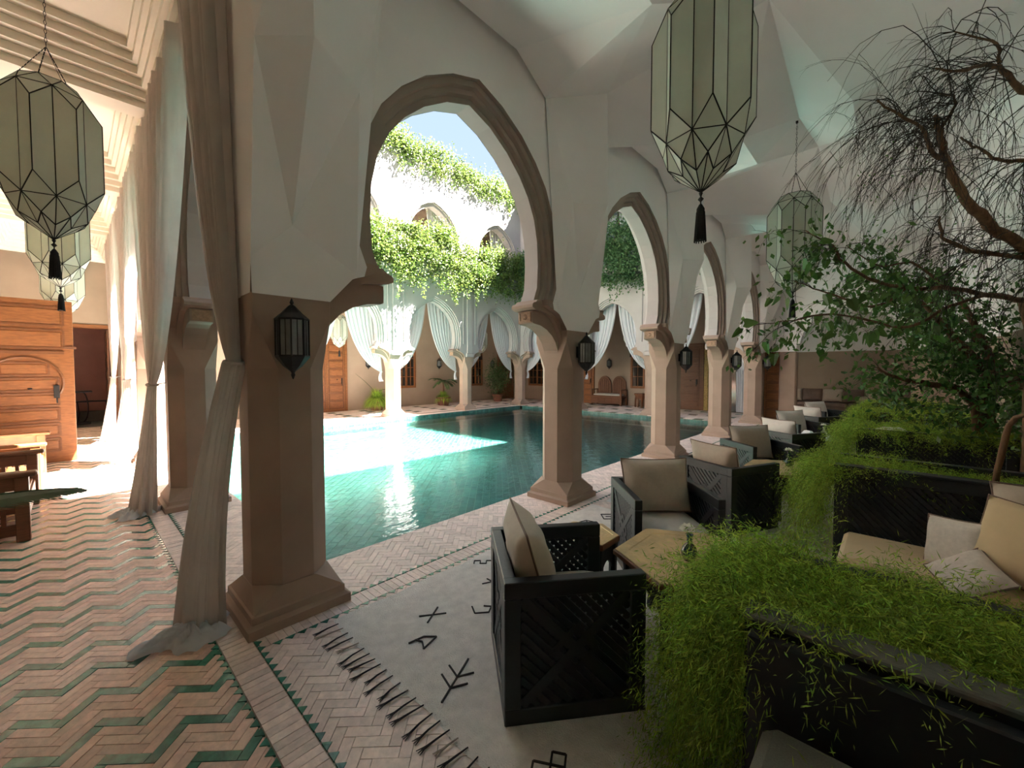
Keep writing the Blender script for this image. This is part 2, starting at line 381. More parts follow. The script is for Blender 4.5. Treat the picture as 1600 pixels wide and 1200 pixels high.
# ------------------------------------------------------------------ faceted vault of the seating gallery
MIDY = .86
def vault():
    root = struct('ceiling')
    TLx = .37
    for x0 in [CX[0]-3.2] + CX[:4]:
        b = MB()
        def V(u, y, z): return (x0+u, y, z)
        for sg in (1, -1):
            def Y(y): return MIDY + sg*(y-MIDY)
            def T(*pts):
                p = [(x0+u, Y(y), z) for u, y, z in pts]; b.add(p, [(0,1,2) if sg > 0 else (2,1,0)])
            J=(0,2.42,4.68); K=(.66,2.775,4.47); N=(1.18,2.72,4.66); Mm=(2.02,2.72,4.66); K2=(2.54,2.775,4.47); J2=(3.2,2.42,4.68)
            F=(0,2.40,3.45); TR=(.37,2.61,3.42); BR=(.42,2.785,2.26); Q=(0,2.785,2.5); PB=(.23,2.785,2.05)
            F2=(3.2,2.40,3.45); TL=(2.83,2.61,3.42); BL=(2.78,2.785,2.26); Q2=(3.2,2.785,2.5); PB2=(2.97,2.785,2.05)
            G5=(1.2,1.36,4.27); G6=(2.0,1.36,4.27); P=(0,MIDY+.1,4.62); P2=(3.2,MIDY+.1,4.62); H=(1.6,MIDY,4.48)
            PC=(0,MIDY,4.78); PC2=(3.2,MIDY,4.78)
            corner = x0 < 0 and sg > 0
            if corner:
                TL=(2.96,2.60,3.42); BL=(2.965,2.785,2.26); K2=(2.96,2.775,4.60)
                T((2.96,2.785,2.05),TL,(2.96,3.02,2.05)); T(TL,K2,(2.96,3.02,4.6)); T(TL,(2.96,3.02,4.6),(2.96,3.02,2.05))
                K=(.66,3.0,4.47); N=(1.18,3.0,4.66); Mm=(2.02,3.0,4.66)
            T(Q,TR,F); T(Q,BR,TR); T(BR,K,TR); T(F,TR,J); T(TR,K,J)
            T(Q2,F2,TL); T(Q2,TL,BL); T(BL,TL,K2); T(F2,J2,TL); T(TL,J2,K2)
            WL=(.3,2.785,2.05)
            T(Q,PB,BR); T(Q2,BL,PB2); T((0,2.785,2.05),PB,Q); T((3.2,2.785,2.05),Q2,PB2)
            T(J,K,G5); T(K,N,G5); T(N,Mm,G6); T(N,G6,G5); T(Mm,K2,G6); T(K2,J2,G6)
            T(J,G5,PC); T(J2,PC2,G6); T(G5,H,PC); T(H,G5,G6); T(H,G6,PC2)
            top=4.95
            if corner: continue
            T(K,(.66,2.79,top),(1.18,2.79,top)); T(K,(1.18,2.79,top),N); T(N,(1.18,2.79,top),(2.02,2.79,top)); T(N,(2.02,2.79,top),Mm); T(Mm,(2.02,2.79,top),K2)
        b.build('vault_facets', M['white'], root)
    # roof slab above all lower galleries (ring round the court), as four boxes
    s = MB()
    s.box(LEFTX-.3, ENDX+.3, BACKY-.3, CY[0]-TH+.02, 4.9, 5.02); s.box(LEFTX-.3, CX[0]-TH+.02, CY[0]-.3, FARY+1.2, 4.98, 5.04)
    s.box(CX[0]-.3, ENDX+.3, CY[3]+TH-.02, FARY+.3, 4.9, 5.02); s.box(CX[4]+TH-.02, ENDX+.3, CY[0]-.3, CY[3]+.3, 4.9, 5.02)
    s.build('gallery_slab', M['ceil'], root)
    r = MB()
    r.box(LEFTX-.3, ENDX+.3, BACKY-.3, CY[0]-TH+.02, 8.7, 8.85); r.box(LEFTX-.3, CX[0]-TH+.02, CY[0]-.3, FARY+.3, 8.7, 8.85)
    r.box(CX[0]-.3, ENDX+.3, CY[3]+TH-.02, FARY+.3, 8.7, 8.85); r.box(CX[4]+TH-.02, ENDX+.3, CY[0]-.3, CY[3]+.3, 8.7, 8.85)
    r.build('roof_slab', M['ceil'], root)
vault()
# coffered ceiling of the left gallery
def coffers():
    root = struct('ceiling_left')
    for k in range(-1, 4):
        yc = CY[0] + 1.55 + 3.1*k if k >= 0 else CY[0]-1.55
        if k < 0: continue
        b = MB(); x0, x1, y0, y1 = LEFTX, CX[0]-TH, yc-1.55, yc+1.55
        z = 4.40; ins = .13
        def ring(i, z_): return [(x0+i*.55, y0+i, z_), (x1-i*.55, y0+i, z_), (x1-i*.55, y1-i, z_), (x0+i*.55, y1-i, z_)]
        rr = [ring(0, z), ring(ins, z)]
        for s in range(5):
            i0 = ins + s*.075
            rr += [ring(i0, z+.075*(s+1)), ring(i0+.075, z+.075*(s+1))]
        rr += [ring(ins+.375, z+.45)]
        b.rings(rr[:], cap=False); b.add(rr[-1], [(0,1,2,3)])
        b.build('coffer', M['ceil'], root)
    b = MB(); b.box(LEFTX, CX[0]-TH, CY[0]-.35, CY[0]+.02, 4.1, 4.95); b.build('transverse_beam', M['ceil'], root)
coffers()

# ------------------------------------------------------------------ outer walls
def walls():
    r = struct('wall_outer_near'); b = MB(); b.box(LEFTX-.2, ENDX+.2, BACKY-.2, BACKY+.005, 0, 9, 0); b.build('plaster', M['wall'], r)
    b = MB(); b.box(LEFTX, ENDX, BACKY, BACKY+.012, 2.05, 4.95, 0); b.build('upper_plaster', M['white'], r)
    r = struct('wall_outer_left'); b = MB()
    b.box(LEFTX-.2, LEFTX, BACKY-.2, 10.45, 0, 9); b.box(LEFTX-.2, LEFTX, 11.7, 16.2, 0, 9); b.box(LEFTX-.2, LEFTX, 10.45, 11.7, 2.8, 9)
    b.build('plaster', M['wall'], r)
    b = MB(); b.box(-2.6, -2.5, 9.4, 12.4, 0, 3); b.box(-2.6, -1.32, 9.4, 9.5, 0, 3); b.box(-2.6, -1.32, 12.3, 12.4, 0, 3); b.box(-2.6, -1.3, 9.4, 12.4, 3, 3.1); b.box(-2.6, -1.2, 9.4, 12.4, -.1, 0); b.build('room_wall', M['rose'], r)
    r = struct('wall_end_left'); b = MB(); y = 16.0
    dx0, dx1, dz = -.30, .90, 2.80
    b.box(LEFTX-.2, dx0, y, y+.2, 0, 9); b.box(dx1, 1.3, y, y+.2, 0, 9); b.box(dx0, dx1, y, y+.2, dz, 9)
    b.build('plaster', M['wall'], r)
    b = MB(); b.box(dx0-.4, dx1+.6, y+2.2, y+2.3, 0, 3); b.box(dx0-.42, dx0-.4, y+.2, y+2.2, 0, 3); b.box(dx1+.6, dx1+.62, y+.2, y+2.2, 0, 3); b.box(dx0-.4, dx1+.6, y+.2, y+2.2, 3, 3.02)
    b.build('room_plaster', M['rose'], r)
    b = MB(); b.box(dx0-.4, dx1+.6, y+.2, y+2.2, -.02, .0); b.box(dx0-.3, dx1+.5, y+1.9, y+2.19, 0, .3); b.build('room_floor', M['stone'], r)
    r = struct('wall_outer_far'); b = MB(); b.box(1.3, RIGHTX+.2, FARY, FARY+.2, 0, 9); b.box(1.1, 1.3, FARY, 16.2, 0, 9); b.build('plaster', M['wall'], r)
    r = struct('wall_outer_right'); b = MB(); b.box(RIGHTX, RIGHTX+.2, 3.3, FARY, 0, 9); b.build('plaster', M['wall'], r)
    b = MB(); b.box(ENDX, ENDX+.2, BACKY, 3.5, 0, 9); b.box(RIGHTX, ENDX, 3.3, 3.5, 0, 9); b.build('end_plaster', M['wall'], r)
    b = MB(); b.box(ENDX-.012, ENDX, BACKY, 3.3, 2.2, 4.9); b.build('upper_plaster', M['white'], r)
walls()
# arch with hanging stalactite edge at the end of the seating gallery
def end_arch():
    r = struct('wall_end_right'); X = 14.25; b = MB()
    y0, y1 = 2.05, -.35; yc = (y0+y1)/2; hw = (y0-y1)/2
    arc = [(yc+hw*math.cos(a), 2.2+1.15*math.sin(a)**.85) for a in [R(i*10) for i in range(19)]]
    poly = [(3.0, 2.1), (3.0, 4.95), (BACKY, 4.95), (BACKY, 2.1), (y1, 2.1)] + arc[::-1] + [(y0, 2.1)]
    b.prism(poly, X, X+.4, 'x'); b.build('stucco', M['white'], r)
    b = MB(); b.box(X+.02, X+.38, y0, y0+.42, 0, 2.1, bev=.03); b.box(X+.02, X+.38, BACKY, y1, 0, 2.1); b.box(X+.02, X+.38, 2.9, 3.0, 0, 2.1); b.build('jamb', M['tan'], r)
    b = MB()
    for k, a in enumerate([i*6 for i in range(1, 30)]):
        for d in (0, .13, .26):
            A = R(a + (3 if d == .13 else 0)); yy = yc+hw*.97*math.cos(A); zz = 2.2+1.12*abs(math.sin(A))**.85
            ln = .10+.06*((k*7) % 3)/2; wd = .05
            b.rings([[(X+.02+d, yy-wd, zz+.04), (X+.12+d, yy-wd, zz+.04), (X+.12+d, yy+wd, zz+.04), (X+.02+d, yy+wd, zz+.04)],
                     [(X+.03+d, yy-wd*.8, zz-ln*.5), (X+.11+d, yy-wd*.8, zz-ln*.5), (X+.11+d, yy+wd*.8, zz-ln*.5), (X+.03+d, yy+wd*.8, zz-ln*.5)],
                     [(X+.06+d, yy-.008, zz-ln), (X+.08+d, yy-.008, zz-ln), (X+.08+d, yy+.008, zz-ln), (X+.06+d, yy+.008, zz-ln)]])
    b.build('stalactite_row', M['white'], r, kind='stuff')
    b = MB(); b.box(X-.015, X+.002, 2.12, 2.5, 2.14, 2.6, bev=.005)
    for i in range(4):
        for s_ in (0, 1): b.bar((X-.02, 2.15+i*.09, 2.2+.18*s_), (X-.02, 2.22+i*.09, 2.34+.18*s_), .012, .01, (1,0,0)); b.bar((X-.02, 2.22+i*.09, 2.2+.18*s_), (X-.02, 2.15+i*.09, 2.34+.18*s_), .012, .01, (1,0,0))
    b.build('carved_panel', M['white'], r)
end_arch()

# ------------------------------------------------------------------ floors
def clip(poly, x0, x1, y0, y1):
    for ax, lim, sg in ((0, x0, 1), (0, x1, -1), (1, y0, 1), (1, y1, -1)):
        out = []
        for i in range(len(poly)):
            p, q = poly[i], poly[(i+1) % len(poly)]
            dp, dq = sg*(p[ax]-lim), sg*(q[ax]-lim)
            if dp >= 0: out.append(p)
            if (dp >= 0) != (dq >= 0):
                t = dp/(dp-dq); out.append((p[0]+(q[0]-p[0])*t, p[1]+(q[1]-p[1])*t))
        poly = out
        if len(poly) < 3: return []
    return poly
def area(p): return abs(sum(p[i][0]*p[(i+1) % len(p)][1]-p[(i+1) % len(p)][0]*p[i][1] for i in range(len(p))))/2
def herring(L, W, x0, x1, y0, y1, green=False):
    """herringbone at 45 deg; ratio L = k*W; yields (poly, is_green)"""
    k = round(L/W); g = .0014; c = math.sqrt(.5); out = []
    # lattice vectors in brick frame: (1,1)W and (k,-k)W ; frame rotated by 45
    def rot(p): return ((p[0]-p[1])*c, (p[0]+p[1])*c)
    nA = int((y1-y0)/(W*math.sqrt(2)))+12; nB = int((x1-x0)/(k*W*math.sqrt(2)))+6
    # origin such that (1,1) -> +y, (k,-k) -> +x
    for a in range(-6, nA):
        for b in range(-3, nB):
            ox, oy = (a + k*b)*W, (a - k*b)*W
            for q, (bx0, bx1, by0, by1) in enumerate(((0, k, 0, 1), (k, k+1, -(k-1), 1))):
                P = [((bx0*W+g+ox), (by0*W+g+oy)), ((bx1*W-g+ox), (by0*W+g+oy)), ((bx1*W-g+ox), (by1*W-g+oy)), ((bx0*W+g+ox), (by1*W-g+oy))]
                P = [rot(p) for p in P]; P = [(p[0]+x0, p[1]+y0) for p in P]
                P = clip(P, x0, x1, y0, y1)
                if len(P) >= 3 and area(P) > 3e-5: out.append((P, green and a % 4 == 0))
    return out
CAMF = Vector((math.cos(R(YAW)), math.sin(R(YAW)), 0)); CAMR = Vector((math.sin(R(YAW)), -math.cos(R(YAW)), 0))
def seen_size(poly):
    """how large a paving piece shows from where a visitor stands (0 when outside the view)"""
    x = sum(p[0] for p in poly)/len(poly); y = sum(p[1] for p in poly)/len(poly); d = Vector((x, y, 0))
    z = d.dot(CAMF); s = d.dot(CAMR)
    if z < .8 or abs(s) > z*1.3 or CH/z > 1.02: return 0
    return area(poly)/z**3
def pave(root, pieces, mats_, top=0., th=.012, limit=300, names=('brick', 'green_brick')):
    """pieces: list (poly, matindex)"""
    order = sorted(range(len(pieces)), key=lambda i: -seen_size(pieces[i][0]))
    near = set(i for i in order[:limit] if seen_size(pieces[i][0]) > 0)
    st = [MB() for _ in mats_]
    for i, (P, mi) in enumerate(pieces):
        mi = int(mi); h = top + rnd.uniform(-.0012, .0012); b = MB() if i in near else st[mi]
        n_ = len(P); tl = (rnd.uniform(-.006, .006), rnd.uniform(-.006, .006)); cx = sum(p[0] for p in P)/n_; cy = sum(p[1] for p in P)/n_
        ar = sum(P[j][0]*P[(j+1) % n_][1]-P[(j+1) % n_][0]*P[j][1] for j in range(n_))
        if ar < 0: P = P[::-1]
        up = [(p[0], p[1], h+(p[0]-cx)*tl[0]+(p[1]-cy)*tl[1]) for p in P]; dn = [(p[0], p[1], h-th) for p in P]
        b.add(dn+up, [tuple(range(n_, 2*n_))] + [(j, (j+1) % n_, n_+(j+1) % n_, n_+j) for j in range(n_)])
        if i in near: b.build(names[mi], mats_[mi], root)
    for mi, b in enumerate(st):
        if b.f: b.build(names[mi]+'_field', mats_[mi], root, kind='stuff')
def tris_row(a, b, dirv, size, step):
    """row of small triangles along a->b pointing to dirv"""
    a = Vector((*a, 0)); b = Vector((*b, 0)); d = (b-a).normalized(); L = (b-a).length; n_ = int(L/step); o = []
    dv = Vector((*dirv, 0))
    for i in range(n_):
        p = a + d*step*(i+.5); q = [p-d*size*.5, p+d*size*.5, p+dv*size*.62]; o.append([(v.x, v.y) for v in q])
    return o
def floors():
    # left gallery: herringbone with green zigzags
    r = struct('floor_left'); b = MB(); b.box(LEFTX-.1, .66, -2, 16.2, -.2, -.006); b.build('mortar_bed', M['grout'], r)
    pc = [(p, g) for p, g in herring(.185, .04625, LEFTX, .525, -.2, 16.0, True)]
    tr_ = tris_row((.535, .8), (.535, 15.9), (-1, 0), .055, .068)
    pave(r, pc, [M['brick'], M['gbrick']], limit=300)
    b = MB()
    # border strip with triangles on both sides
    for x, sx in ((.534, -1), (.686, 1)):
        for T_ in tris_row((x, .6), (x, 15.9), (sx, 0), .055, .068):
            b.prism([(p[0], p[1]) for p in T_] if sx > 0 else [(p[0], p[1]) for p in T_][::-1], -.01, .0032)
    b.build('triangle_tile_field', M['gbrick'], r, kind='stuff')
    q = []; y = -.1
    while y < 15.9: q.append(([(.54, y+.0015), (.68, y+.0015), (.68, y+.046), (.54, y+.046)], 0)); y += .0475
    pave(r, q, [M['brick2']], limit=60)
    # terrace in front of the columns + seating gallery
    r = struct('floor_right'); b = MB(); b.box(.66, ENDX, -2, 3.43, -.2, -.006); b.box(.66, PX0, 3.43, 15.4, -.2, -.006)
    b.build('mortar_bed', M['grout'], r)
    pc = [(p, 0) for p, g in herring(.156, .052, .69, 8.6, .9, 2.60)] + [(p, 0) for p, g in herring(.156, .052, .80, 13.9, 2.775, PY0)]
    pave(r, pc, [M['brick2']], limit=300)
    pc = [(p, 0) for p, g in herring(.156, .052, .69, PX0, PY0, PY1+.4)]
    pave(r, pc, [M['brick2']], limit=30)
    b = MB()
    for y_, sy in ((2.605, -1), (2.765, 1)):
        for T_ in tris_row((1.3 if sy > 0 else .75, y_), (13.6, y_), (0, sy), .055, .068):
            b.prism([(p[0], p[1]) for p in T_] if sy < 0 else [(p[0], p[1]) for p in T_][::-1], -.01, .0032)
    b.build('triangle_tile_field', M['gbrick'], r, kind='stuff')
    q = []; x = .70
    while x < 13.6: q.append(([(x+.0015, 2.61), (x+.046, 2.61), (x+.046, 2.76), (x+.0015, 2.76)], 0)); x += .0475
    pave(r, q, [M['brick2']], limit=60)
    b = MB(); b.box(8.6, ENDX, BACKY, 2.60, -.01, 0); b.box(.69, 8.6, BACKY, .9, -.01, 0); b.build('screed', M['brick2'], r)
    # far walks
    r = struct('floor_far'); b = MB(); b.box(1.3, 16.7, PY1, 15.4, -.2, -.006); b.box(PX1, 16.7, 2.6, 15.4, -.2, -.006); b.build('mortar_bed', M['grout'], r)
    q = []
    def tiles(x0, x1, y0, y1, sx=.3):
        ny = int((y1-y0)/sx); nx = int((x1-x0)/sx)
        for i in range(nx):
            for j in range(ny):
                X0 = x0+i*sx; Y0 = y0+j*sx
                big = [(X0+.004, Y0+.004), (X0+sx-.004, Y0+.004), (X0+sx-.004, Y0+sx-.004), (X0+.004, Y0+sx-.004)]
                q.append((big, 1 if (i % 4 == 0 and j % 2 == 1) else 0))
    tiles(1.4, 13.4, PY1, PY1+.6); tiles(1.4, 16.6, PY1+.6, 15.3); tiles(PX1, 16.6, 3.43, PY1+.6)
    pave(r, q, [M['brick2'], M['gbrick']], limit=200, names=('tile', 'green_tile'))
floors()
# pool
def pool():
    r = struct('pool'); b = MB(); t = .12
    b.box(PX0-t, PX1+t, PY0-t, PY1+t, BOTTOM-.1, BOTTOM-.004)
    b.box(PX0-t, PX0, PY0-t, PY1+t, BOTTOM, -.012); b.box(PX1, PX1+t, PY0-t, PY1+t, BOTTOM, -.012)
    b.box(PX0, PX1, PY0-t, PY0, BOTTOM, -.012); b.box(PX0, PX1, PY1, PY1+t, BOTTOM, -.012)
    b.build('basin', M['pgrout'], r)
    # diagonal running-bond tiles on the bottom
    W_, L_, g = .105, .155, .0035; c = math.sqrt(.5); q = []
    for i in range(-60, 190):
        for j in range(0, 125):
            u0 = i*W_; v0 = j*L_ + (L_/2 if i % 2 else 0)
            P = [(u0+g, v0+g*.6), (u0+W_-g, v0+g*.6), (u0+W_-g, v0+L_-g*.6), (u0+g, v0+L_-g*.6)]
            P = [(PX0+1.0 + (u*c + v*c) - 6, PY0 + (-u*c + v*c) + 3.2) for u, v in P]
            if max(p[0] for p in P) < PX0 or min(p[0] for p in P) > PX1 or max(p[1] for p in P) < PY0 or min(p[1] for p in P) > PY1: continue
            P = clip(P, PX0, PX1, PY0, PY1)
            if len(P) > 2 and area(P) > 1e-4: q.append((P, 0))
    pave(r, q, [M['ptile']], top=BOTTOM, th=.004, limit=300, names=('pool_tile',))
    # wall tiles: courses of the far and right pool walls and near lip
    st = MB()
    for k, z in enumerate((-.118, -.228, -.338)):
        x = PX0
        while x < PX1-.1:
            st.box(x+.003, x+.102, PY1-.006, PY1+.001, z+.003, z+.103); st.box(x+.003, x+.102, PY0-.001, PY0+.006, z+.003, z+.103); x += .105
        y = PY0
        while y < PY1-.1:
            st.box(PX1-.006, PX1+.001, y+.003, y+.102, z+.003, z+.103); st.box(PX0-.001, PX0+.006, y+.003, y+.102, z+.003, z+.103); y += .105
    st.build('wall_tile_field', M['ptile'], r, kind='stuff')
    b = MB(); b.add([(PX0, PY0, WATER), (PX1, PY0, WATER), (PX1, PY1, WATER), (PX0, PY1, WATER)], [(0,1,2,3)])
    b.build('water', M['water'], r)
pool()

# ------------------------------------------------------------------ hanging lanterns
def lantern_parts(full=True):
    H, L, U, B = .38, .25, .47, .60
    def P(r, a, z): return (r*math.cos(R(a)), r*math.sin(R(a)), z)
    Ht = [P(.222, 45*i, H) for i in range(8)]; Hb = [P(.222, 45*i, -H) for i in range(8)]
    Lt = [P(.285, 45*i+22.5, L) for i in range(8)]; Lb = [P(.285, 45*i+22.5, -L) for i in range(8)]
    Ut = [P(.15, 45*i+22.5, U) for i in range(8)]; Mb = [P(.185, 45*i+22.5, -.50) for i in range(8)]
    Bb = [P(.115, 45*i, -.56) for i in range(8)]; Ap = (0, 0, -.645)
    panes, edges = [], set()
    def F(*p): panes.append(p)
    for i in range(8):
        j = (i+1) % 8; k = (i-1) % 8
        F(Ht[i], Hb[i], Lb[i], Lt[i]); F(Lt[i], Lb[i], Hb[j], Ht[j])
        F(Ht[i], Lt[i], Ht[j]); F(Hb[i], Hb[j], Lb[i])
        F(Ht[i], Ht[j], Ut[i]); F(Ht[i], Ut[i], Ut[k])
        F(Hb[i], Mb[i], Hb[j]); F(Hb[i], Bb[i], Mb[i]); F(Hb[i], Mb[k], Bb[i])
        F(Mb[i], Bb[i], Ap); F(Bb[i], Mb[k], Ap)
    fr = MB(); done = set()
    for p in panes:
        for a in range(len(p)):
            q = (p[a], p[(a+1) % len(p)]); key = tuple(sorted([tuple(round(c, 4) for c in v) for v in q]))
            if key in done: continue
            done.add(key); fr.tube(q, .0042, 4)
    ms = []
    for p in panes:
        c = Vector((0,0,0))
        for v in p: c += Vector(v)
        c /= len(p); pp = [tuple(c+(Vector(v)-c)*.985) for v in p]
        nn = (Vector(pp[1])-Vector(pp[0])).cross(Vector(pp[2])-Vector(pp[0])).normalized()*.0012
        m_ = MB(); m_.rings([[tuple(Vector(v)-nn) for v in pp], [tuple(Vector(v)+nn) for v in pp]]); ms.append(m_)
    return fr, ms, Ut
_fr, _panes, _U = lantern_parts()
def make_lantern(loc, hook, label, group, detail=True):
    t = thing('hanging_lantern', loc, R(6), label, 'lantern', group)
    _fr.build('lantern_frame', M['iron'], t)
    if detail:
        for m_ in _panes: m_.build('glass_pane', M['leadglass'], t)
    else:
        g = MB()
        for m_ in _panes: g.add(m_.v, m_.f)
        g.build('glass_panes', M['leadglass'], t, kind='stuff')
    top = hook - loc[2]; gz = .74
    c = MB(); n_ = int((top-gz)/.03)
    for i in range(n_):
        z = gz + i*(top-gz)/n_; u = (1, 0) if i % 2 else (0, 1)
        c.tube([(u[0]*.007*math.cos(a), u[1]*.007*math.cos(a), z+.016+.018*math.sin(a)) for a in [R(60*q) for q in range(7)]], .0022, 3, cap=False)
    c.box(-.012, .012, -.012, .012, top-.02, top)
    for i in (0, 2, 4, 6):
        a = Vector(_U[i]); b_ = Vector((0, 0, gz)); 
        for q in range(10): c.bar(a.lerp(b_, q/10), a.lerp(b_, (q+.8)/10), .006, .006, (0,.3,1))
    c.build('chain', M['iron'], t, smooth=False)
    f = MB(); f.lathe([(.004,-.64),(.012,-.65),(.004,-.67),(.017,-.685),(.004,-.70),(.004,-.72)], 8); f.build('finial', M['iron'], t)
    s_ = MB(); s_.lathe([(.008,-.715),(.022,-.74),(.024,-.80),(.031,-.925),(.0,-.925)], 10)
    for i in range(14):
        a = i*2*math.pi/14; s_.bar((.022*math.cos(a), .022*math.sin(a), -.76), (.033*math.cos(a), .033*math.sin(a), -.935), .005, .005, (math.cos(a), math.sin(a), 0))
    s_.build('tassel', M['tassel'], t)
    return t
GL = 'glass star lanterns hanging over the galleries'
lant1 = make_lantern((2.57, .86, 3.29), 4.5, 'large faceted frosted-glass lantern hanging over the seating, nearest and highest on the right', GL)
make_lantern((5.77, .88, 3.13), 4.45, 'faceted glass lantern behind the bare branches, second over the seating gallery', GL)
make_lantern((-.06, 4.57, 3.20), 4.84, 'large faceted glass lantern at the left edge, nearest in the left gallery', GL)
make_lantern((-.06, 7.67, 3.26), 4.84, 'faceted glass lantern directly behind the nearest left-hand lantern', GL)
make_lantern((-.06, 10.77, 3.18), 4.84, 'faceted glass lantern above the open wooden door leaf, third in the left gallery', GL, False)
make_lantern((6.25, 13.85, 2.95), 4.9, 'small distant glass lantern above the orange double door across the pool', GL, False)
make_lantern((12.9, 13.9, 2.95), 4.9, 'small distant glass lantern between the curtains above the potted palm', GL, False)
make_lantern((15.2, 7.67, 3.0), 4.9, 'small distant glass lantern above the window by the double-arched bench', GL, False)

# ------------------------------------------------------------------ wall sconces
def sconce(x, y, z, rz, label, s=1., grp=None):
    t = thing('wall_sconce', (x, y, z), rz, label, 'wall lamp', grp); t.scale = (s, s, s)
    n_ = 8; cy = -.11
    b = MB(); b.lathe([(.002,.215),(.008,.20),(.012,.19),(.006,.18),(.02,.17),(.055,.13),(.088,.10),(.092,.095),(.088,.088)], 8, (0,cy,0), a0=R(22.5))
    b.build('roof', M['iron'], t)
    b = MB(); b.lathe([(.088,-.112),(.092,-.118),(.088,-.126),(.05,-.175),(.014,-.205),(.008,-.215),(.012,-.225),(.003,-.25)], 8, (0,cy,0), a0=R(22.5)); b.build('bottom_cap', M['iron'], t)
    b = MB()
    for i in range(8):
        a = R(45*i+22.5); b.bar((.086*math.cos(a), cy+.086*math.sin(a), -.115), (.086*math.cos(a), cy+.086*math.sin(a), .092), .009, .009, (math.cos(a), math.sin(a), 0))
        a = R(45*i); b.bar((.079*math.cos(a), cy+.079*math.sin(a), -.115), (.079*math.cos(a), cy+.079*math.sin(a), .092), .004, .004, (math.cos(a), math.sin(a), 0))
    b.box(-.03, .03, -.02, 0, -.06, .06); b.bar((0, -.02, 0), (0, cy+.08, 0), .02, .02)
    b.build('cage', M['iron'], t)
    for i in range(8):
        a0, a1 = R(45*i-20), R(45*i+20); g = MB(); r_ = .081
        g.bar((r_*math.cos(a0), cy+r_*math.sin(a0), -.01), (r_*math.cos(a1), cy+r_*math.sin(a1), -.01), .2, .002, (math.cos(R(45*i)), math.sin(R(45*i)), 0))
        g.build('glass_pane', M['smoke'], t)
    return t
SG = 'dark metal wall lamps on the arcade columns'
SL = ['dark iron lantern sconce on the nearest column', 'dark iron lantern sconce on the second column, right of the first arch',
      'dark iron lantern sconce on the third column of the seating arcade', 'dark iron lantern sconce on the fourth column of the seating arcade',
      'dark iron lantern sconce on the last column, before the orange door leaf']
for i in range(5): sconce(CX[i]-(.05 if i == 0 else 0), CY[0]-.23, 1.80, 0, SL[i], 1.05 if i == 0 else 1.1, SG)
FG = 'small iron lantern sconces on the far walls'
sconce(8.0, FARY, 1.86, 0, 'small iron wall sconce above the bushy grass pot across the pool', 1.15, FG)
sconce(11.45, FARY, 1.86, 0, 'small iron wall sconce above the potted palm across the pool', 1.15, FG)
sconce(14.85, FARY, 1.86, 0, 'small iron wall sconce above the leafy shrub in the far corner', 1.15, FG)
sconce(RIGHTX, 9.35, 1.86, R(-90), 'small iron wall sconce above the double-arched bench', 1.15, FG)

# ------------------------------------------------------------------ curtains
def drape(t, top0, top1, tie, nrm, pleats, amp, wt, matn, drop=.35, ns=120, nt_=26, name='curtain_swag', edge=.22, seed=1):
    """gathered cloth from the rail top0-top1 to the tie point"""
    rr = random.Random(seed); ph = [rr.uniform(0, 6.28) for _ in range(4)]
    top0, top1, tie, nrm = map(Vector, (top0, top1, tie, nrm)); d = (top1-top0).normalized()
    V = []; 
    for it in range(nt_+1):
        t_ = it/nt_
        for i in range(ns+1):
            s_ = i/ns; a = top0.lerp(top1, s_); e = tie + d*((s_-.5)*wt)
            dist = abs((a-tie).dot(d)); c = Vector((0,0,0)); c += a*(1-edge) + e*edge
            c.z = tie.z + (a.z-tie.z)*(.30-.06*dist) - drop*.25*dist
            p = a*(1-t_)**2 + c*(2*t_*(1-t_)) + e*t_**2
            am = amp*(1-.62*t_)
            fold = math.sin(2*math.pi*pleats*s_+ph[0]+.9*math.sin(7*s_+ph[1])+.6*t_) + .35*math.sin(2*math.pi*pleats*2.3*s_+ph[2])
            p = p + nrm*(fold*am) + d*(math.cos(2*math.pi*pleats*s_+ph[3])*am*.25)
            V.append(p)
    F_ = [(r_*(ns+1)+i, r_*(ns+1)+i+1, (r_+1)*(ns+1)+i+1, (r_+1)*(ns+1)+i) for r_ in range(nt_) for i in range(ns)]
    b = MB(); b.add(V, F_); return b.build(name, matn, t, smooth=True)
def tail(t, tie, foot, nrm, side, wt, wf, pleats, matn, name='curtain_tail', puddle=False, ns=90, nt_=22, seed=3):
    rr = random.Random(seed); ph = rr.uniform(0, 6.28); tie, foot, nrm, side = map(Vector, (tie, foot, nrm, side)); V = []
    for it in range(nt_+1):
        t_ = it/nt_
        for i in range(ns+1):
            s_ = i/ns; ang = math.pi*2*s_
            c = tie.lerp(foot, t_); c += (side*-.04)*math.sin(t_*math.pi)
            w_ = wt + (wf-wt)*t_**1.3; rad = (1+.22*math.sin(pleats*ang+ph+t_*1.2)+.08*math.sin(pleats*2.7*ang))
            p = c + side*(w_*.5*math.cos(ang)*rad) + nrm*(w_*.32*math.sin(ang)*rad)
            if puddle and t_ > .9: p += side*((t_-.9)*1.1*math.cos(ang)) ; p.z = max(foot.z+.01, p.z+.02*math.sin(5*ang))
            V.append(p)
    F_ = [(r_*(ns+1)+i, r_*(ns+1)+i+1, (r_+1)*(ns+1)+i+1, (r_+1)*(ns+1)+i) for r_ in range(nt_) for i in range(ns)]
    b = MB(); b.add(V, F_); return b.build(name, matn, t, smooth=True)
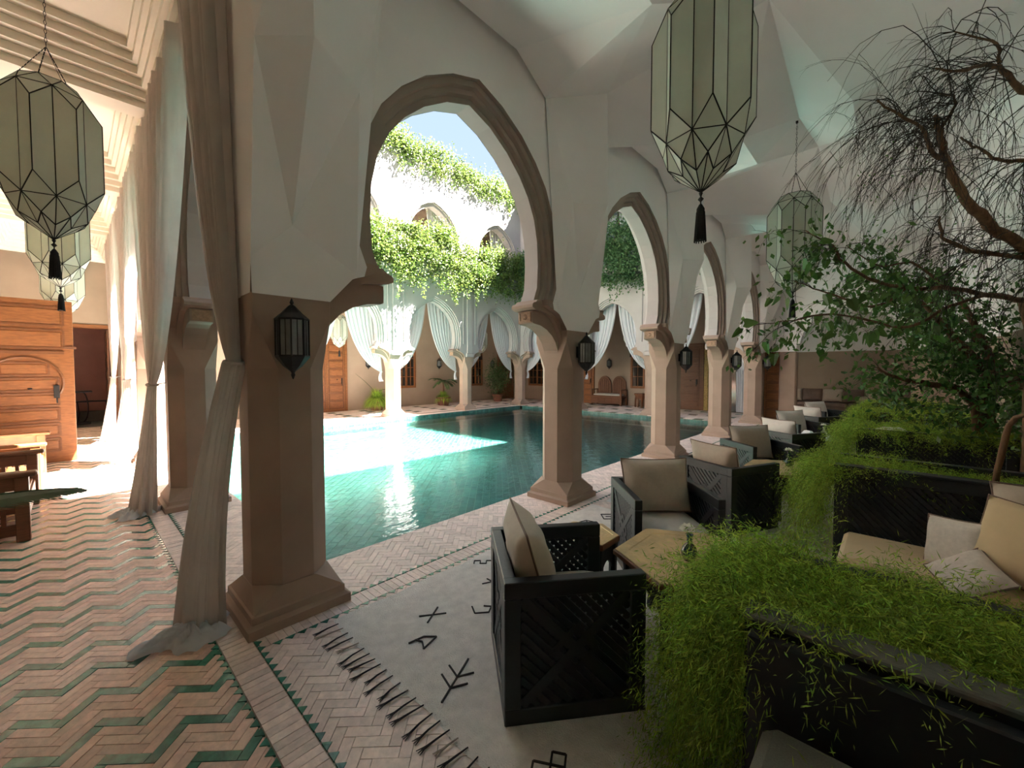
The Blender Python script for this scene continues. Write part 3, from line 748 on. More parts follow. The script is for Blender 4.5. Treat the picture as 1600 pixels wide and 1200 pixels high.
def puddle(t, c, r_, matn, seed=1):
    """hem cloth crumpled on the floor"""
    rr = random.Random(seed); ph = [rr.uniform(0, 6.28) for _ in range(5)]; V = []; nr_, na = 14, 72
    for i in range(nr_+1):
        for k in range(na):
            a = 2*math.pi*k/na; u = i/nr_; rad = r_*u*(1+.22*math.sin(3*a+ph[0])+.14*math.sin(5*a+ph[1])+.05*math.sin(13*a+ph[2]))
            z = .012+.055*(1-u**2)*abs(math.sin(6*a+5*u+ph[3]))**.7+.03*abs(math.sin(9*a-8*u+ph[4]))*(u*(1.15-u))*2+.02*(1-u)
            if i == nr_: z = .003+.012*abs(math.sin(9*a+ph[1]))
            V.append((c[0]+rad*1.25*math.cos(a), c[1]+rad*math.sin(a), c[2]+z))
    F_ = [(i*na+k, i*na+(k+1) % na, (i+1)*na+(k+1) % na, (i+1)*na+k) for i in range(nr_) for k in range(na)]
    b = MB(); b.add(V, F_); b.build('hem_folds', matn, t, smooth=True)
CG = 'grey linen curtains tied back in the left gallery'
labs = ['long grey linen curtain tied beside the nearest column and trailing on the zigzag floor',
        'grey linen curtain tied before the second left column with pale hem crumpled on the floor',
        'sunlit linen curtain knotted at the third column of the left gallery',
        'farthest linen curtain of the left gallery, next to the dark doorway']
for k in range(4):
    y = CY[k]; t = thing('curtain', (0,0,0), 0, labs[k], 'curtain', CG)
    tz = 1.64 if k == 0 else 1.42; tie = (.69 if k == 0 else .62, y+(-.02 if k == 0 else 0), tz)
    y0, y1 = (y+.02, y+1.0) if k == 0 else (y-(1.95 if k == 1 else 1.5), y+1.5)
    if k == 3: y1 = y+.9
    drape(t, (.66, y0, 4.38), (.66, y1, 4.38), tie, (1,0,0), 13 if k else 9, .06, .12, M['linen'], seed=k+2, drop=.5 if k == 0 else .3, ns=220, edge=.46)
    ft = (.50, y+.06, .0) if k == 0 else (.50, y-.04, .0)
    tail(t, tie, ft, (1,0,0) if k else (.7,.7,0), (0,1,0) if k else (.75,-.66,0), .11, .34 if k else .24, 9, M['linen'], puddle=False, seed=k)
    puddle(t, (ft[0]-.06, ft[1]-.04, 0), .17, M['voile'], k)
    b = MB(); b.tube([(tie[0]+.05*math.cos(a), tie[1]+.06*math.sin(a), tz+.01*math.sin(a)) for a in [R(30*q) for q in range(13)]], .012, 6); b.bar(tie, (CX[0]-.22, y, tz+.02), .012, .012); b.build('tieback', M['linen'], t)
    b = MB(); b.tube([(.69, y0-.02, 4.40), (.69, y1+.02, 4.40)], .012, 6); b.build('curtain_rod', M['iron'], t)
WG = 'white curtains of the arches across the pool'
def arch_curtains(c, ax, out, names, zt=4.18, up=0., both=True, gx=WG):
    """pair of curtains behind an arch centred at c; ax = unit along wall, out = unit towards the gallery"""
    ax = Vector(ax); out = Vector(out); c = Vector(c) + out*(TH+.07)
    for i, sg in enumerate((-1, 1)):
        if names[i] is None: continue
        t = thing('curtain', (0,0,0), 0, names[i], 'curtain', gx)
        top0 = c + ax*(sg*.01) + Vector((0,0,zt)); top1 = c + ax*(sg*1.28) + Vector((0,0,zt)); tie = c + ax*(sg*1.33) + Vector((0,0,1.50+up)) - out*.02
        drape(t, top0, top1, tie, out, 9, .028, .07, M['voile'], drop=.45, seed=i+3, ns=90, nt_=22, edge=.16)
        tail(t, tie, tie+Vector((0,0,-.32)), out, ax, .06, .13, 6, M['voile'], seed=i, ns=40, nt_=6)
        b = MB(); b.tube([tie+ax*(.045*math.cos(a))+out*(.045*math.sin(a)) for a in [R(45*q) for q in range(9)]], .010, 5); b.build('tieback', M['voile'], t)
dsc = ['arch above the orange double door', 'arch above the bushy grass pot', 'arch over the potted palm', 'narrow arch over the leafy shrub']
far_n = [(None, 'white curtain hanging in the far arch nearest the left gallery, right half'),
         ('white curtain left half in the far arch showing the orange double door', 'white curtain right half in the far arch showing the orange double door'),
         ('white curtain left half in the far arch showing the potted palm', 'white curtain right half in the far arch showing the potted palm'),
         ('white curtain left half in the far arch showing the leafy shrub', 'white curtain right half in the far arch showing the leafy shrub')]
for k in range(4): arch_curtains((mx_[k], CY[3], 0), (1,0,0), (0,1,0), far_n[k])
rt_n = [('striped white curtain in the right-hand arcade nearest the end gallery, near half', 'striped white curtain in the right-hand arcade nearest the end gallery, far half'),
        ('white curtain over the window side of the double-arched bench arch', 'white curtain over the left side of the double-arched bench arch'),
        ('white curtain right of the far corner column, near half', 'white curtain right of the far corner column, corner half')]
for k in range(3): arch_curtains((CX[4], my_[k], 0), (0,1,0), (1,0,0), rt_n[k])
up_n = ['upper-floor white curtain in the leftmost visible upper arch', 'upper-floor white curtain in the middle upper arch above the vines', 'upper-floor white curtain in the small right upper arch above the vines']
for k in (1, 2, 3): arch_curtains((mx_[k], CY[3], 3.37), (1,0,0), (0,1,0), (None, up_n[k-1]), zt=4.15, up=0, gx='upper floor curtains')
arch_curtains((CX[4], my_[1], 3.37), (0,1,0), (1,0,0), ('upper-floor white curtain above the dense vines over the bench, near half', 'upper-floor white curtain above the dense vines over the bench, far half'), zt=4.15, gx='upper floor curtains')

# ------------------------------------------------------------------ furniture
def pillow(w_, h_, th, n_=14, pinch=.12):
    b = MB(); V = []; 
    for sd in (1, -1):
        for i in range(n_+1):
            for j in range(n_+1):
                u = -1+2*i/n_; v = -1+2*j/n_
                e = max(0, (1-abs(u)**3.2)*(1-abs(v)**3.2))**.55
                k = 1-pinch*(1-abs(v)**2)*abs(u)**3*.5; k2 = 1-pinch*(1-abs(u)**2)*abs(v)**3*.5
                wr = .012*math.sin(9*u+5*v)*e
                V.append((u*w_/2*k, sd*(th/2*e+wr*.4), v*h_/2*k2))
    m_ = (n_+1)**2; F_ = []
    for i in range(n_):
        for j in range(n_):
            a = i*(n_+1)+j; F_.append((a, a+n_+1, a+n_+2, a+1)); a += m_; F_.append((a, a+1, a+n_+2, a+n_+1))
    b.add(V, F_)
    pts = []
    for i in range(n_+1): pts.append(V[i*(n_+1)])
    for j in range(1, n_+1): pts.append(V[n_*(n_+1)+j])
    for i in range(n_-1, -1, -1): pts.append(V[i*(n_+1)+n_])
    for j in range(n_-1, -1, -1): pts.append(V[j])
    p = MB(); p.tube(pts, .006, 5, cap=False)
    return b, p
def put_pillow(name, loc, rot, size, m_, pm, label, cat, group=None, seam='piping'):
    t = thing(name, loc, 0, label, cat, group); t.rotation_euler = rot
    a, p = pillow(*size); a.build('cover', m_, t, smooth=True); p.build(seam, pm, t, smooth=True); return t
def slab_cushion(name, loc, rz, sx, sy, sz, m_, pm, label, cat, group=None):
    t = thing(name, loc, rz, label, cat, group); b = MB()
    n_ = 12
    def sh(u, v, z): return (u*sx/2, v*sy/2, z)
    rings_ = []
    for z, k in ((0, .94), (.012, .985), (sz*.5, 1.0), (sz-.012, .985), (sz, .95), (sz+.012, .75), (sz+.018, .4), (sz+.02, .02)):
        r_ = []
        for i in range(40):
            a = 2*math.pi*i/40; c, s_ = math.cos(a), math.sin(a); q = (abs(c)**7+abs(s_)**7)**(-1/7)
            r_.append(sh(c*q*k, s_*q*k, z))
        rings_.append(r_)
    b.rings(rings_); b.build('cover', m_, t, smooth=True)
    p = MB(); p.tube(rings_[3]+[rings_[3][0]], .006, 5, cap=False); p.build('piping', pm, t, smooth=True); return t
def panel(b, lt, w_, z0, z1, th, fr, y=0, X=True):
    """framed lattice panel in the local xz plane; b frame mesh, lt lattice mesh"""
    b.box(-w_/2, w_/2, y-th/2, y+th/2, z1-fr, z1, bev=.004); b.box(-w_/2, w_/2, y-th/2, y+th/2, z0, z0+fr, bev=.004)
    b.box(-w_/2, -w_/2+fr, y-th/2, y+th/2, z0+fr, z1-fr, bev=.004); b.box(w_/2-fr, w_/2, y-th/2, y+th/2, z0+fr, z1-fr, bev=.004)
    x0, x1, za, zb = -w_/2+fr, w_/2-fr, z0+fr, z1-fr
    lt.lattice(x0, x1, za, zb, .050, .026, th*.55, y)
    if X:
        zm = (za+zb)/2
        for s_ in (1, -1):
            b.bar((x0*.98, y, zm-s_*(zb-za)*.48), (x1*.98, y, zm+s_*(zb-za)*.48), .045, th*.7, (0,1,0))
        b.lathe([(.055, -th*.35), (.055, th*.35)], 8, (0,0,0)) if False else None
        pts = [(0, y, zm+.10), (.10, y, zm), (0, y, zm-.10), (-.10, y, zm), (0, y, zm+.10)]
        for p, q in zip(pts[:-1], pts[1:]): b.bar(p, q, .03, th*.7, (0,1,0))
def xform(rx, tx): return Matrix.Translation(Vector(tx)) @ Matrix.Rotation(rx, 4, 'Z')
def armchair_meshes():
    out = {}
    for nm, w_ in (('side', .66), ('back', .56)):
        b = MB(); l = MB(); panel(b, l, w_, 0, .65, .055, .075); out[nm] = (b, l)
    return out
ACM = armchair_meshes()
_o = ACM['side'][0].build('side_frame', M['black']); SIDEF = _o.data; bpy.data.objects.remove(_o)
_o = ACM['side'][1].build('lattice', M['black']); SIDEL = _o.data; bpy.data.objects.remove(_o)
_o = ACM['back'][0].build('back_frame', M['black']); BACKF = _o.data; bpy.data.objects.remove(_o)
_o = ACM['back'][1].build('lattice', M['black']); BACKL = _o.data; bpy.data.objects.remove(_o)
def armchair(x, y, ang, label, clab_, slab, grp, cm='cushion'):
    t = thing('armchair', (x, y, .008), R(ang), label, 'armchair', grp)
    for s_ in (-1, 1):
        f = link_mesh('side_panel', SIDEF, t, (0, s_*.3025, 0)); link_mesh('lattice', SIDEL, f, kind='stuff')
    f = link_mesh('back_panel', BACKF, t, (-.3025, 0, 0), R(90)); link_mesh('lattice', BACKL, f, kind='stuff')
    b = MB(); b.box(-.275, .31, -.275, .275, .20, .26); b.box(.27, .31, -.275, .275, .06, .2, bev=.004); b.build('seat_base', M['black'], t)
    c = Matrix.Rotation(R(ang), 3, 'Z'); p = c @ Vector((.03, 0, 0))
    slab_cushion('seat_cushion', (x+p.x, y+p.y, .268), R(ang), .56, .535, .125, M['seatcloth'], M['piping'], slab, 'cushion', 'seat cushions of the lattice armchairs')
    p = c @ Vector((-.16, 0, 0))
    put_pillow('back_cushion', (x+p.x, y+p.y, .63), (R(-14), 0, R(ang-90)) if False else Matrix.Rotation(R(ang), 4, 'Z').__matmul__(Matrix.Rotation(R(-16), 4, 'Y')).__matmul__(Matrix.Rotation(R(90), 4, 'Z')).to_euler(), (.56, .44, .20), M[cm], M['piping'], clab_, 'cushion', 'back cushions of the lattice armchairs')
    return t
AG = 'black lattice armchairs along the arcade'
chairs = [
 (1.73, 1.27, -39, 'black lattice armchair in the foreground, its back and side to the camera', 'beige cushion leaning in the foreground armchair', 'seat cushion of the foreground armchair'),
 (3.19, 1.32, -136, 'black lattice armchair facing the brass table, open front with pale seat', 'large beige back cushion facing the camera behind the brass table', 'pale seat cushion behind the brass hexagonal table'),
 (4.63, 1.24, -25, 'black lattice armchair back-to-back with the one behind the brass table', 'beige cushion lying over the back of the third armchair', 'seat cushion of the third armchair from the front'),
 (6.03, 1.24, -131, 'greenish-lit lattice armchair facing the second table with vase', 'beige back cushion of the fourth armchair', 'seat cushion of the fourth armchair'),
 (7.45, 1.15, -30, 'fifth lattice armchair, just beyond the second table, back towards the pool', 'long pale cushion over the fifth armchair back', 'seat cushion of the fifth armchair'),
 (8.80, 1.20, -128, 'sixth lattice armchair beside the table with napkins', 'white cushion standing in the sixth armchair', 'seat cushion of the sixth armchair'),
 (10.3, 1.15, -30, 'seventh lattice armchair, far along the gallery', 'small far pale cushion of the seventh armchair', 'seat cushion of the seventh armchair'),
 (11.7, 1.15, -125, 'farthest lattice armchair, before the end sofa', 'white cushion of the farthest armchair', 'seat cushion of the farthest armchair')]
for i, c in enumerate(chairs): armchair(*c, AG, 'cushion' if i < 4 else 'seatcloth')
# tables
def hex_table(x, y, r_, h, label, grp=None, top='brass', rz=0, n_=6):
    t = thing('hexagonal_table', (x, y, .008), R(rz), label, 'table', grp)
    b = MB(); b.lathe([(r_*.985, h-.035), (r_, h-.03), (r_, h-.006), (r_*.985, h)], n_); b.build('table_top', M['dwood'], t)
    b = MB(); b.lathe([(r_*.97, h), (r_*.97, h+.004), (r_*.80, h+.004), (r_*.78, h+.001), (r_*.5, h+.001), (.001, h+.002)], n_); b.build('top_inlay', M[top], t)
    for i in range(n_):
        a0, a1 = 2*math.pi*i/n_, 2*math.pi*(i+1)/n_; k = .80*r_
        b = MB(); p = Vector((k*math.cos(a0), k*math.sin(a0), 0))
        b.lathe([(.03, 0), (.034, .02), (.026, .1), (.026, h-.1), (.034, h-.035)], 6, p, a0=a0); b.build('leg', M['black'], t)
        q = Vector((k*math.cos(a1), k*math.sin(a1), 0)); b = MB(); d = q-p; ln = d.length; d.normalize(); nn = Vector((d.y, -d.x, 0))*.008
        pr = []
        for j in range(11):
            u = j/10; arch = h*.42+(h*.30)*math.sin(math.pi*u)**.6; pr.append((u*ln, arch))
        poly = [(0, h-.035)] + [(0, h*.3)] + pr + [(ln, h*.3), (ln, h-.035)]
        b.rings([[tuple(p+d*u-nn+Vector((0,0,z))) for u, z in poly], [tuple(p+d*u+nn+Vector((0,0,z))) for u, z in poly]]); b.build('arched_apron', M['black'], t)
    return t
TG = 'low hexagonal tables between the armchairs'
hex_table(2.43, .84, .435, .50, 'large hexagonal brass-topped table in front with a vase', TG)
hex_table(2.33, 1.48, .215, .49, 'small hexagonal brass side table beside the foreground armchair', None, rz=0)
hex_table(5.36, .84, .435, .50, 'hexagonal wooden-gold table with dark vase, second along the gallery', TG)
hex_table(8.1, .80, .435, .50, 'far table with white napkins and a glass of flowers', TG, 'paper')
hex_table(11.0, .75, .42, .50, 'farthest low table, before the end sofa', TG)
def vase(x, y, z, label, mtl='vase', s=1.):
    t = thing('bud_vase', (x, y, z), 0, label, 'vase', 'flower vases on the low tables'); t.scale = (s, s, s)
    b = MB(); b.lathe([(.018,0),(.026,.004),(.034,.025),(.036,.042),(.028,.064),(.013,.08),(.011,.105),(.017,.122),(.013,.122),(.009,.105),(.009,.085)], 16); b.build('vase_body', M[mtl], t, smooth=True)
    f = thing('white_flower', (x, y, z), 0, label.replace('vase', 'vase flower').split(' on ')[0]+' bloom', 'flower', 'white flowers in the vases'); f.scale = (s, s, s)
    f['label'] = 'white bloom standing in the ' + label
    b = MB(); b.tube([(0,0,.03), (.002,0,.1), (-.008,.006,.145)], .0022, 5); b.build('stem', M['leaf'], f)
    for k in range(3):
        n_ = (6, 8, 9)[k]; rad = (.010, .019, .026)[k]; b = MB()
        for i in range(n_):
            a = 2*math.pi*i/n_+k*.4; c = Vector((-.010+rad*math.cos(a)*.6, .006+rad*math.sin(a)*.6, .152-.004*k)); o_v = Vector((math.cos(a), math.sin(a), .9-.4*k)).normalized(); sd = Vector((-math.sin(a), math.cos(a), 0))
            p = [c-sd*.006, c+o_v*.012-sd*.013, c+o_v*.024, c+o_v*.012+sd*.013, c+sd*.006]; b.add(p, [(0,1,2,3,4)])
        b.build('petals', M['petal'], f, kind='stuff')
    b = MB(); b.add([(0,0,.06), (.02,.01,.11), (.03,.0,.14), (.008,-.01,.11)], [(0,1,2,3)]); b.build('leaf', M['leaf'], f)
vase(2.36, .82, .513, 'teal glass bud vase on the large brass table', s=1.25)
vase(5.42, .82, .513, 'dark bud vase on the second table', s=1.25)
vase(8.15, .78, .513, 'clear pale bud vase on the napkin table', 'leadglass', 1.3)
t = thing('folded_napkin', (8.0, .62, .513), R(20), 'folded white napkin standing on the far table left of the vase', 'napkin', 'napkins')
b = MB(); b.rings([[(-.09,-.05,0),(.09,-.05,0),(.09,.05,0),(-.09,.05,0)], [(-.08,-.01,.03),(.08,-.01,.03),(.08,.02,.03),(-.08,.02,.03)]]); b.build('cloth', M['paper'], t)
t = thing('folded_napkin', (8.25, 1.0, .513), R(60), 'second folded white napkin on the far table, pool side', 'napkin', 'napkins')
b = MB(); b.rings([[(-.09,-.05,0),(.09,-.05,0),(.09,.05,0),(-.09,.05,0)], [(-.05,-.02,.07),(.05,-.02,.07),(.05,.02,.07),(-.05,.02,.07)]]); b.build('cloth', M['paper'], t)

# rugs
def rug(x0, x1, y0, y1, label, marks, fringe=True, rot=0):
    t = thing('rug', (0, 0, 0), 0, label, 'rug'); b = MB(); nx, ny = 36, 24; V = []; rr = random.Random(5)
    for j in range(ny+1):
        for i in range(nx+1):
            x = x0+(x1-x0)*i/nx; y = y0+(y1-y0)*j/ny; e = min(i, nx-i, j, ny-j)
            x += .012*math.sin(j*1.1) if i in (0, nx) else 0; y += .012*math.sin(i*.9) if j in (0, ny) else 0
            V.append((x, y, .002 if e == 0 else .0085+.0015*math.sin(i*.7)*math.cos(j*.9)))
    b.add(V, [(j*(nx+1)+i, j*(nx+1)+i+1, (j+1)*(nx+1)+i+1, (j+1)*(nx+1)+i) for j in range(ny) for i in range(nx)])
    b.build('pile', M['rug'], t, smooth=True)
    for m_ in marks:
        b = MB()
        for (a, c) in m_:
            b.bar((*a, .0115), (*c, .0115), .0085, .006)
        b.build('woven_motif', M['rugmark'], t)
    if fringe:
        y = y0+.03
        while y < y1:
            b = MB(); a = rr.uniform(-.4, .4); L = rr.uniform(.07, .12)
            b.tube([(x0+.015, y, .008), (x0-L*.5, y+a*.02, .010), (x0-L, y+a*.05, .006)], [.003, .0045, .0055], 5)
            for q in range(3): b.tube([(x0-L+.01, y+a*.05, .007), (x0-L-.03, y+a*.06+(q-1)*.014, .004)], [.0035, .0015], 4)
            b.build('tassel', M['rugmark'] if rr.random() < .7 else M['archivolt'], t); y += rr.uniform(.058, .072)
    return t
def seg(c, s_, pts, a=0):
    o = []
    for p, q in zip(pts[:-1], pts[1:]):
        if p is None or q is None: continue
        f = lambda v: (c[0]+s_*(v[0]*math.cos(a)-v[1]*math.sin(a)), c[1]+s_*(v[0]*math.sin(a)+v[1]*math.cos(a)))
        o.append((f(p), f(q)))
    return o
A0 = R(-47)
mk = [seg((1.55, 2.14), .085, [(-1,-.2),(1,.2),None,(.2,1),(-.2,-1)], A0),
      seg((1.34, 1.96), .075, [(-1,0),(0,.8),(1,.8),(.3,-.6),(.0,.2),(-.6,.4)], A0),
      seg((1.30, 1.60), .11, [(-1,-1),(0,0),(1,1),None,(-.4,-.4),(.4,-.5),None,(-.4,-.4),(-.5,.6),None,(.1,.1),(.9,.0),None,(.1,.1),(.0,1)], R(-20)),
      seg((1.80, 1.95), .065, [(-1,.6),(-.6,-.6),(.8,-.4),(1,.6),(.2,.7)], A0),
      seg((2.10, 2.15), .075, [(-1,-.4),(1,.5),None,(-.6,.6),(.0,.0),(.6,-.6),None,(.4,.9),(1,.5)], A0),
      seg((2.28, 2.38), .10, [(-1.2,0),(-1.2,.5),(-.7,.5),(-.7,0),(-.2,0),(-.2,.5),(.3,.5),(.3,0),(.8,0),(.8,.5),(1.2,.5)], A0),
      seg((1.22, .98), .10, [(-1.2,-.6),(-.5,0),(0,.5),(.5,0),(0,-.5),(-.5,0),None,(.5,0),(.9,.4),(1.3,0),(.9,-.4),(.5,0)], R(-15)),
      seg((3.9, 2.2), .07, [(-1,-1),(1,-1),(1,1),(-1,1),(-1,-1),None,(-.5,0),(.5,0)], A0),
      seg((3.6, 2.28), .09, [(-1,0),(0,.6),(1,0),None,(0,.6),(0,-.8)], A0)]
rug(1.08, 4.15, .38, 2.56, 'large ivory wool rug with dark woven symbols and fringe under the foreground armchairs', mk)
rug(4.35, 7.2, .40, 2.5, 'second ivory rug under the table with the dark vase', [seg((5.0, .62), .09, [(-1,-.5),(1,.5),None,(-.5,.8),(.5,-.8)], A0), seg((5.3, .55), .07, [(-1,0),(0,1),(1,0)], A0)], fringe=False)

# ------------------------------------------------------------------ booths: planters, sofas, ferns
XK = [1.45, 4.25, 7.05, 9.85, 12.5]; TW = .62; TZ = .80; TY0, TY1 = -1.04, .33
PN = ['nearest', 'second', 'third', 'fourth', 'farthest']
def trough(k):
    x = XK[k]; t = thing('planter_trough', (x, 0, 0), 0, PN[k]+' black trough planter with lattice screen between booths' if k else 'nearest black trough planter with grey stone ledge, bottom right corner', 'planter', 'black trough planters dividing the booths')
    b = MB(); b.box(.06, .10, TY0, TY1, 0, TZ-.01); b.box(TW-.04, TW, TY0, TY1, 0, TZ-.01); b.box(.06, TW, TY1-.04, TY1, 0, TZ-.01); b.box(.06, TW, TY0, TY0+.04, 0, TZ-.01); b.build('box_sides', M['black'], t)
    b = MB(); b.box(.10, TW-.04, TY0+.04, TY1-.04, .5, TZ-.10); b.build('soil', M['soil'], t)
    b = MB(); l = MB(); b.xf = l.xf = Matrix.Translation((.03, (TY0+TY1)/2, 0)) @ Matrix.Rotation(R(90), 4, 'Z')
    panel(b, l, TY1-TY0, 0, TZ, .05, .09, X=False); o = b.build('screen_frame', M['black'], t); l.build('lattice', M['black'], o, kind='stuff')
    if k: 
        b = MB(); b.box(-.005, .11, TY0, TY1+.005, TZ, TZ+.018, bev=.004); b.build('ledge', M['black'] , t)
    else:
        b = MB(); b.box(-.005, .11, TY0, TY1+.005, TZ, TZ+.02, bev=.005); b.build('ledge', M['stone'], t)
    b = MB(); b.box(TW-.07, TW+.01, TY0, TY1+.005, TZ-.005, TZ+.02, bev=.004); b.build('ledge', M['black'], t)
    return t
def booth(k):
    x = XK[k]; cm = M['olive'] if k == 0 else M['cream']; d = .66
    t = thing('booth_sofa', (x, 0, 0), 0, ['dark booth bench at the very bottom right, in shadow', 'booth bench with cream seat and pillows before the lattice screen', 'third booth bench behind the mossy planter', 'fourth booth bench far along the planters', 'farthest booth bench under the last planter'][k], 'sofa', 'booth benches between the planters')
    b = MB(); b.box(-d, -.005, TY0+.01, TY1-.06, 0, .17 if k else .27, bev=.006); b.build('bench_base', M['black'], t)
    c = MB(); c.box(-.05, -.006, TY0+.02, TY1-.02, .27, .785, bev=.006); c.build('bench_back', M['black'], t) if k == 0 else None
    y = TY1-.07; i = 0
    while y > TY0+.15:
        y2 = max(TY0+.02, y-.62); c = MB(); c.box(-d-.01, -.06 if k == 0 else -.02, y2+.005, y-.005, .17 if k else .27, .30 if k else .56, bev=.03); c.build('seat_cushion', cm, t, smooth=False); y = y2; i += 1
    return t
for k in range(5): trough(k); booth(k)
E3 = Matrix.Rotation
def prot(yaw, lean, roll=0): return (E3(R(yaw), 4, 'Z') @ E3(R(-lean), 4, 'Y') @ E3(R(90), 4, 'Z') @ E3(R(roll), 4, 'Y')).to_euler()
put_pillow('scatter_pillow', (3.88, -.33, .455), prot(140, 16, -8), (.34, .34, .14), M['pillow'], M['piping'], 'white embroidered pillow standing on the cream bench, left of the big cream cushion', 'pillow', 'pillows on the cream bench')
put_pillow('scatter_pillow', (3.60, -.36, .375), prot(140, 50, 30), (.30, .30, .11), M['pillow'], M['piping'], 'pink-edged white pillow lying lowest on the cream bench, in front of the others', 'pillow', 'pillows on the cream bench')
put_pillow('bolster_cushion', (3.74, -.66, .55), prot(150, 24, 4), (.60, .50, .24), M['cream'], M['piping'], 'big cream cushion leaning at the right frame edge', 'cushion', 'big cream cushions in the booth')
put_pillow('bolster_cushion', (4.04, -.80, .60), prot(172, 10, -4), (.6, .56, .24), M['cushion'], M['piping'], 'greyish cushion behind the big cream cushion at the right edge', 'cushion', 'big cream cushions in the booth')
t = thing('crumpled_napkin', (7.12, .0, TZ+.02), 0, 'white folded napkin lying on the planter ledge by the tree', 'napkin'); b = MB(); b.rings([[(-.05,-.16,0),(.05,-.16,0),(.06,.14,0),(-.05,.16,0)], [(-.02,-.1,.035),(.03,-.08,.04),(.02,.06,.03),(-.02,.08,.035)]]); b.build('cloth', M['petal'], t)

def leaves(P, D, ln, wd, name, m_, parent, up=None, **props):
    """diamond leaves: P centres (n,3), D directions (n,3)"""
    n_ = len(P); D = D/np.maximum(np.linalg.norm(D, axis=1, keepdims=True), 1e-6)
    U = nr.normal(size=(n_, 3)) if up is None else up
    S = np.cross(D, U); S /= np.maximum(np.linalg.norm(S, axis=1, keepdims=True), 1e-6)
    ln = np.asarray(ln).reshape(-1, 1); wd = np.asarray(wd).reshape(-1, 1)
    V = np.stack([P, P+D*ln*.45+S*wd*.5, P+D*ln, P+D*ln*.45-S*wd*.5], 1).reshape(-1, 3)
    F_ = np.arange(4*n_).reshape(-1, 4); return np_mesh(name, V, F_, m_, parent, **props)
def fern(name, x0, x1, y0, y1, z0, nf, nl, label, length=(.22, .5), over=.5, hang=0., seed=1, ln=.022, grp=None, stems=True):
    """asparagus fern: arching stems with fine needles; 'over' = share spilling over the end at y1"""
    global nr
    nr = np.random.RandomState(seed)
    t = thing(name, ((x0+x1)/2, (y0+y1)/2, z0), 0, label, 'plant', grp); off = np.array([(x0+x1)/2, (y0+y1)/2, z0])
    n_over = int(nf*over); P0 = np.empty((nf, 3)); Dh = np.empty((nf, 2)); L = nr.uniform(length[0], length[1], nf); dr = np.empty(nf); up = np.empty(nf)
    P0[:, 0] = nr.uniform(x0, x1, nf); P0[:, 1] = nr.uniform(y0, y1, nf); P0[:, 2] = z0-.03
    a = nr.uniform(0, 2*np.pi, nf); Dh[:, 0] = np.cos(a); Dh[:, 1] = np.sin(a); up[:] = nr.uniform(.25, .8, nf); dr[:] = nr.uniform(.25, .9, nf)
    P0[:n_over, 1] = y1-nr.uniform(0, .16, n_over); a = nr.uniform(R(35), R(160), n_over)
    Dh[:n_over, 0] = np.cos(a)*.8; Dh[:n_over, 1] = np.sin(a); up[:n_over] = nr.uniform(.1, .75, n_over); L[:n_over] = nr.uniform(.3, .68, n_over); dr[:n_over] = nr.uniform(.4, 1., n_over)+hang*nr.uniform(0, 1, n_over)
    T_ = nr.uniform(.12, 1, (nf, nl))
    L_ = L[:, None]; X = P0[:, None, :] + np.stack([Dh[:, 0:1]*L_*T_**.8*(1-.25*T_), Dh[:, 1:2]*L_*T_**.8*(1-.25*T_), up[:, None]*L_*T_*1.0 - dr[:, None]*L_*T_**2*1.2], -1)
    Tan = np.stack([Dh[:, 0:1]*np.ones_like(T_), Dh[:, 1:2]*np.ones_like(T_), up[:, None]-2.4*dr[:, None]*T_], -1)
    X += nr.normal(size=X.shape)*.022*(.4+T_[..., None])
    X = X.reshape(-1, 3); Tan = Tan.reshape(-1, 3); X[:, 2] = np.maximum(X[:, 2], .02); X[:, 1] = np.maximum(X[:, 1], BACKY+.04)
    D = Tan*.5 + nr.normal(size=X.shape)*.55
    leaves(X-off, D, nr.uniform(ln*.6, ln*1.5, len(X)), nr.uniform(.0022, .0042, len(X))*(ln/.022), 'needles', M['fern'], t, kind='stuff')
    if stems:
        b = MB()
        for i in range(0, nf, 3):
            pts = []
            for q in range(6):
                u = q/5; p = P0[i] + np.array([Dh[i, 0]*L[i]*u**.8*(1-.25*u), Dh[i, 1]*L[i]*u**.8*(1-.25*u), up[i]*L[i]*u-dr[i]*L[i]*u*u*1.2]); p[2] = max(p[2], .02); pts.append(tuple(p-off))
            b.tube(pts, [.0016, .0014, .0012, .001, .0008, .0005], 3, cap=False)
        b.build('stems', M['fern'], t, kind='stuff')
    return t
FGp = 'asparagus ferns spilling from the planters'
fern('asparagus_fern', XK[0]+.12, XK[0]+TW-.06, .02, .31, TZ+.01, 1900, 75, 'big bright green asparagus fern cascading in the foreground beside the foreground armchair', over=.85, hang=1.5, seed=3, grp=FGp, ln=.027)
fern('asparagus_fern', XK[0]+.14, XK[0]+TW-.06, TY0+.25, .02, TZ+.02, 900, 60, 'darker strip of fern running right along the nearest planter', length=(.14, .30), over=0, seed=4, grp=FGp)
fern('asparagus_fern', XK[1]+.0, XK[1]+TW-.02, -.1, .34, TZ, 900, 55, 'bright fern hanging to the floor at the end of the second planter', over=.8, hang=1.3, seed=5, length=(.15, .35), grp=FGp, ln=.028)
fern('asparagus_fern', XK[1]+.14, XK[1]+TW-.04, TY0+.1, -.05, TZ-.04, 380, 40, 'low dark fern along the second planter behind the lattice screen', length=(.1, .2), over=0, seed=6, grp=FGp, ln=.028)
fern('asparagus_fern', XK[2]-.05, XK[2]+TW+.1, -.2, .34, TZ, 800, 50, 'mossy green fern mound over the third planter', over=.55, hang=.8, seed=7, length=(.2, .4), grp=FGp, ln=.034)
fern('asparagus_fern', XK[2]-.05, XK[2]+TW, TY0+.1, -.2, TZ, 600, 50, 'wide fern cushion around the foot of the tree', over=0, seed=8, length=(.2, .38), grp=FGp, ln=.034)
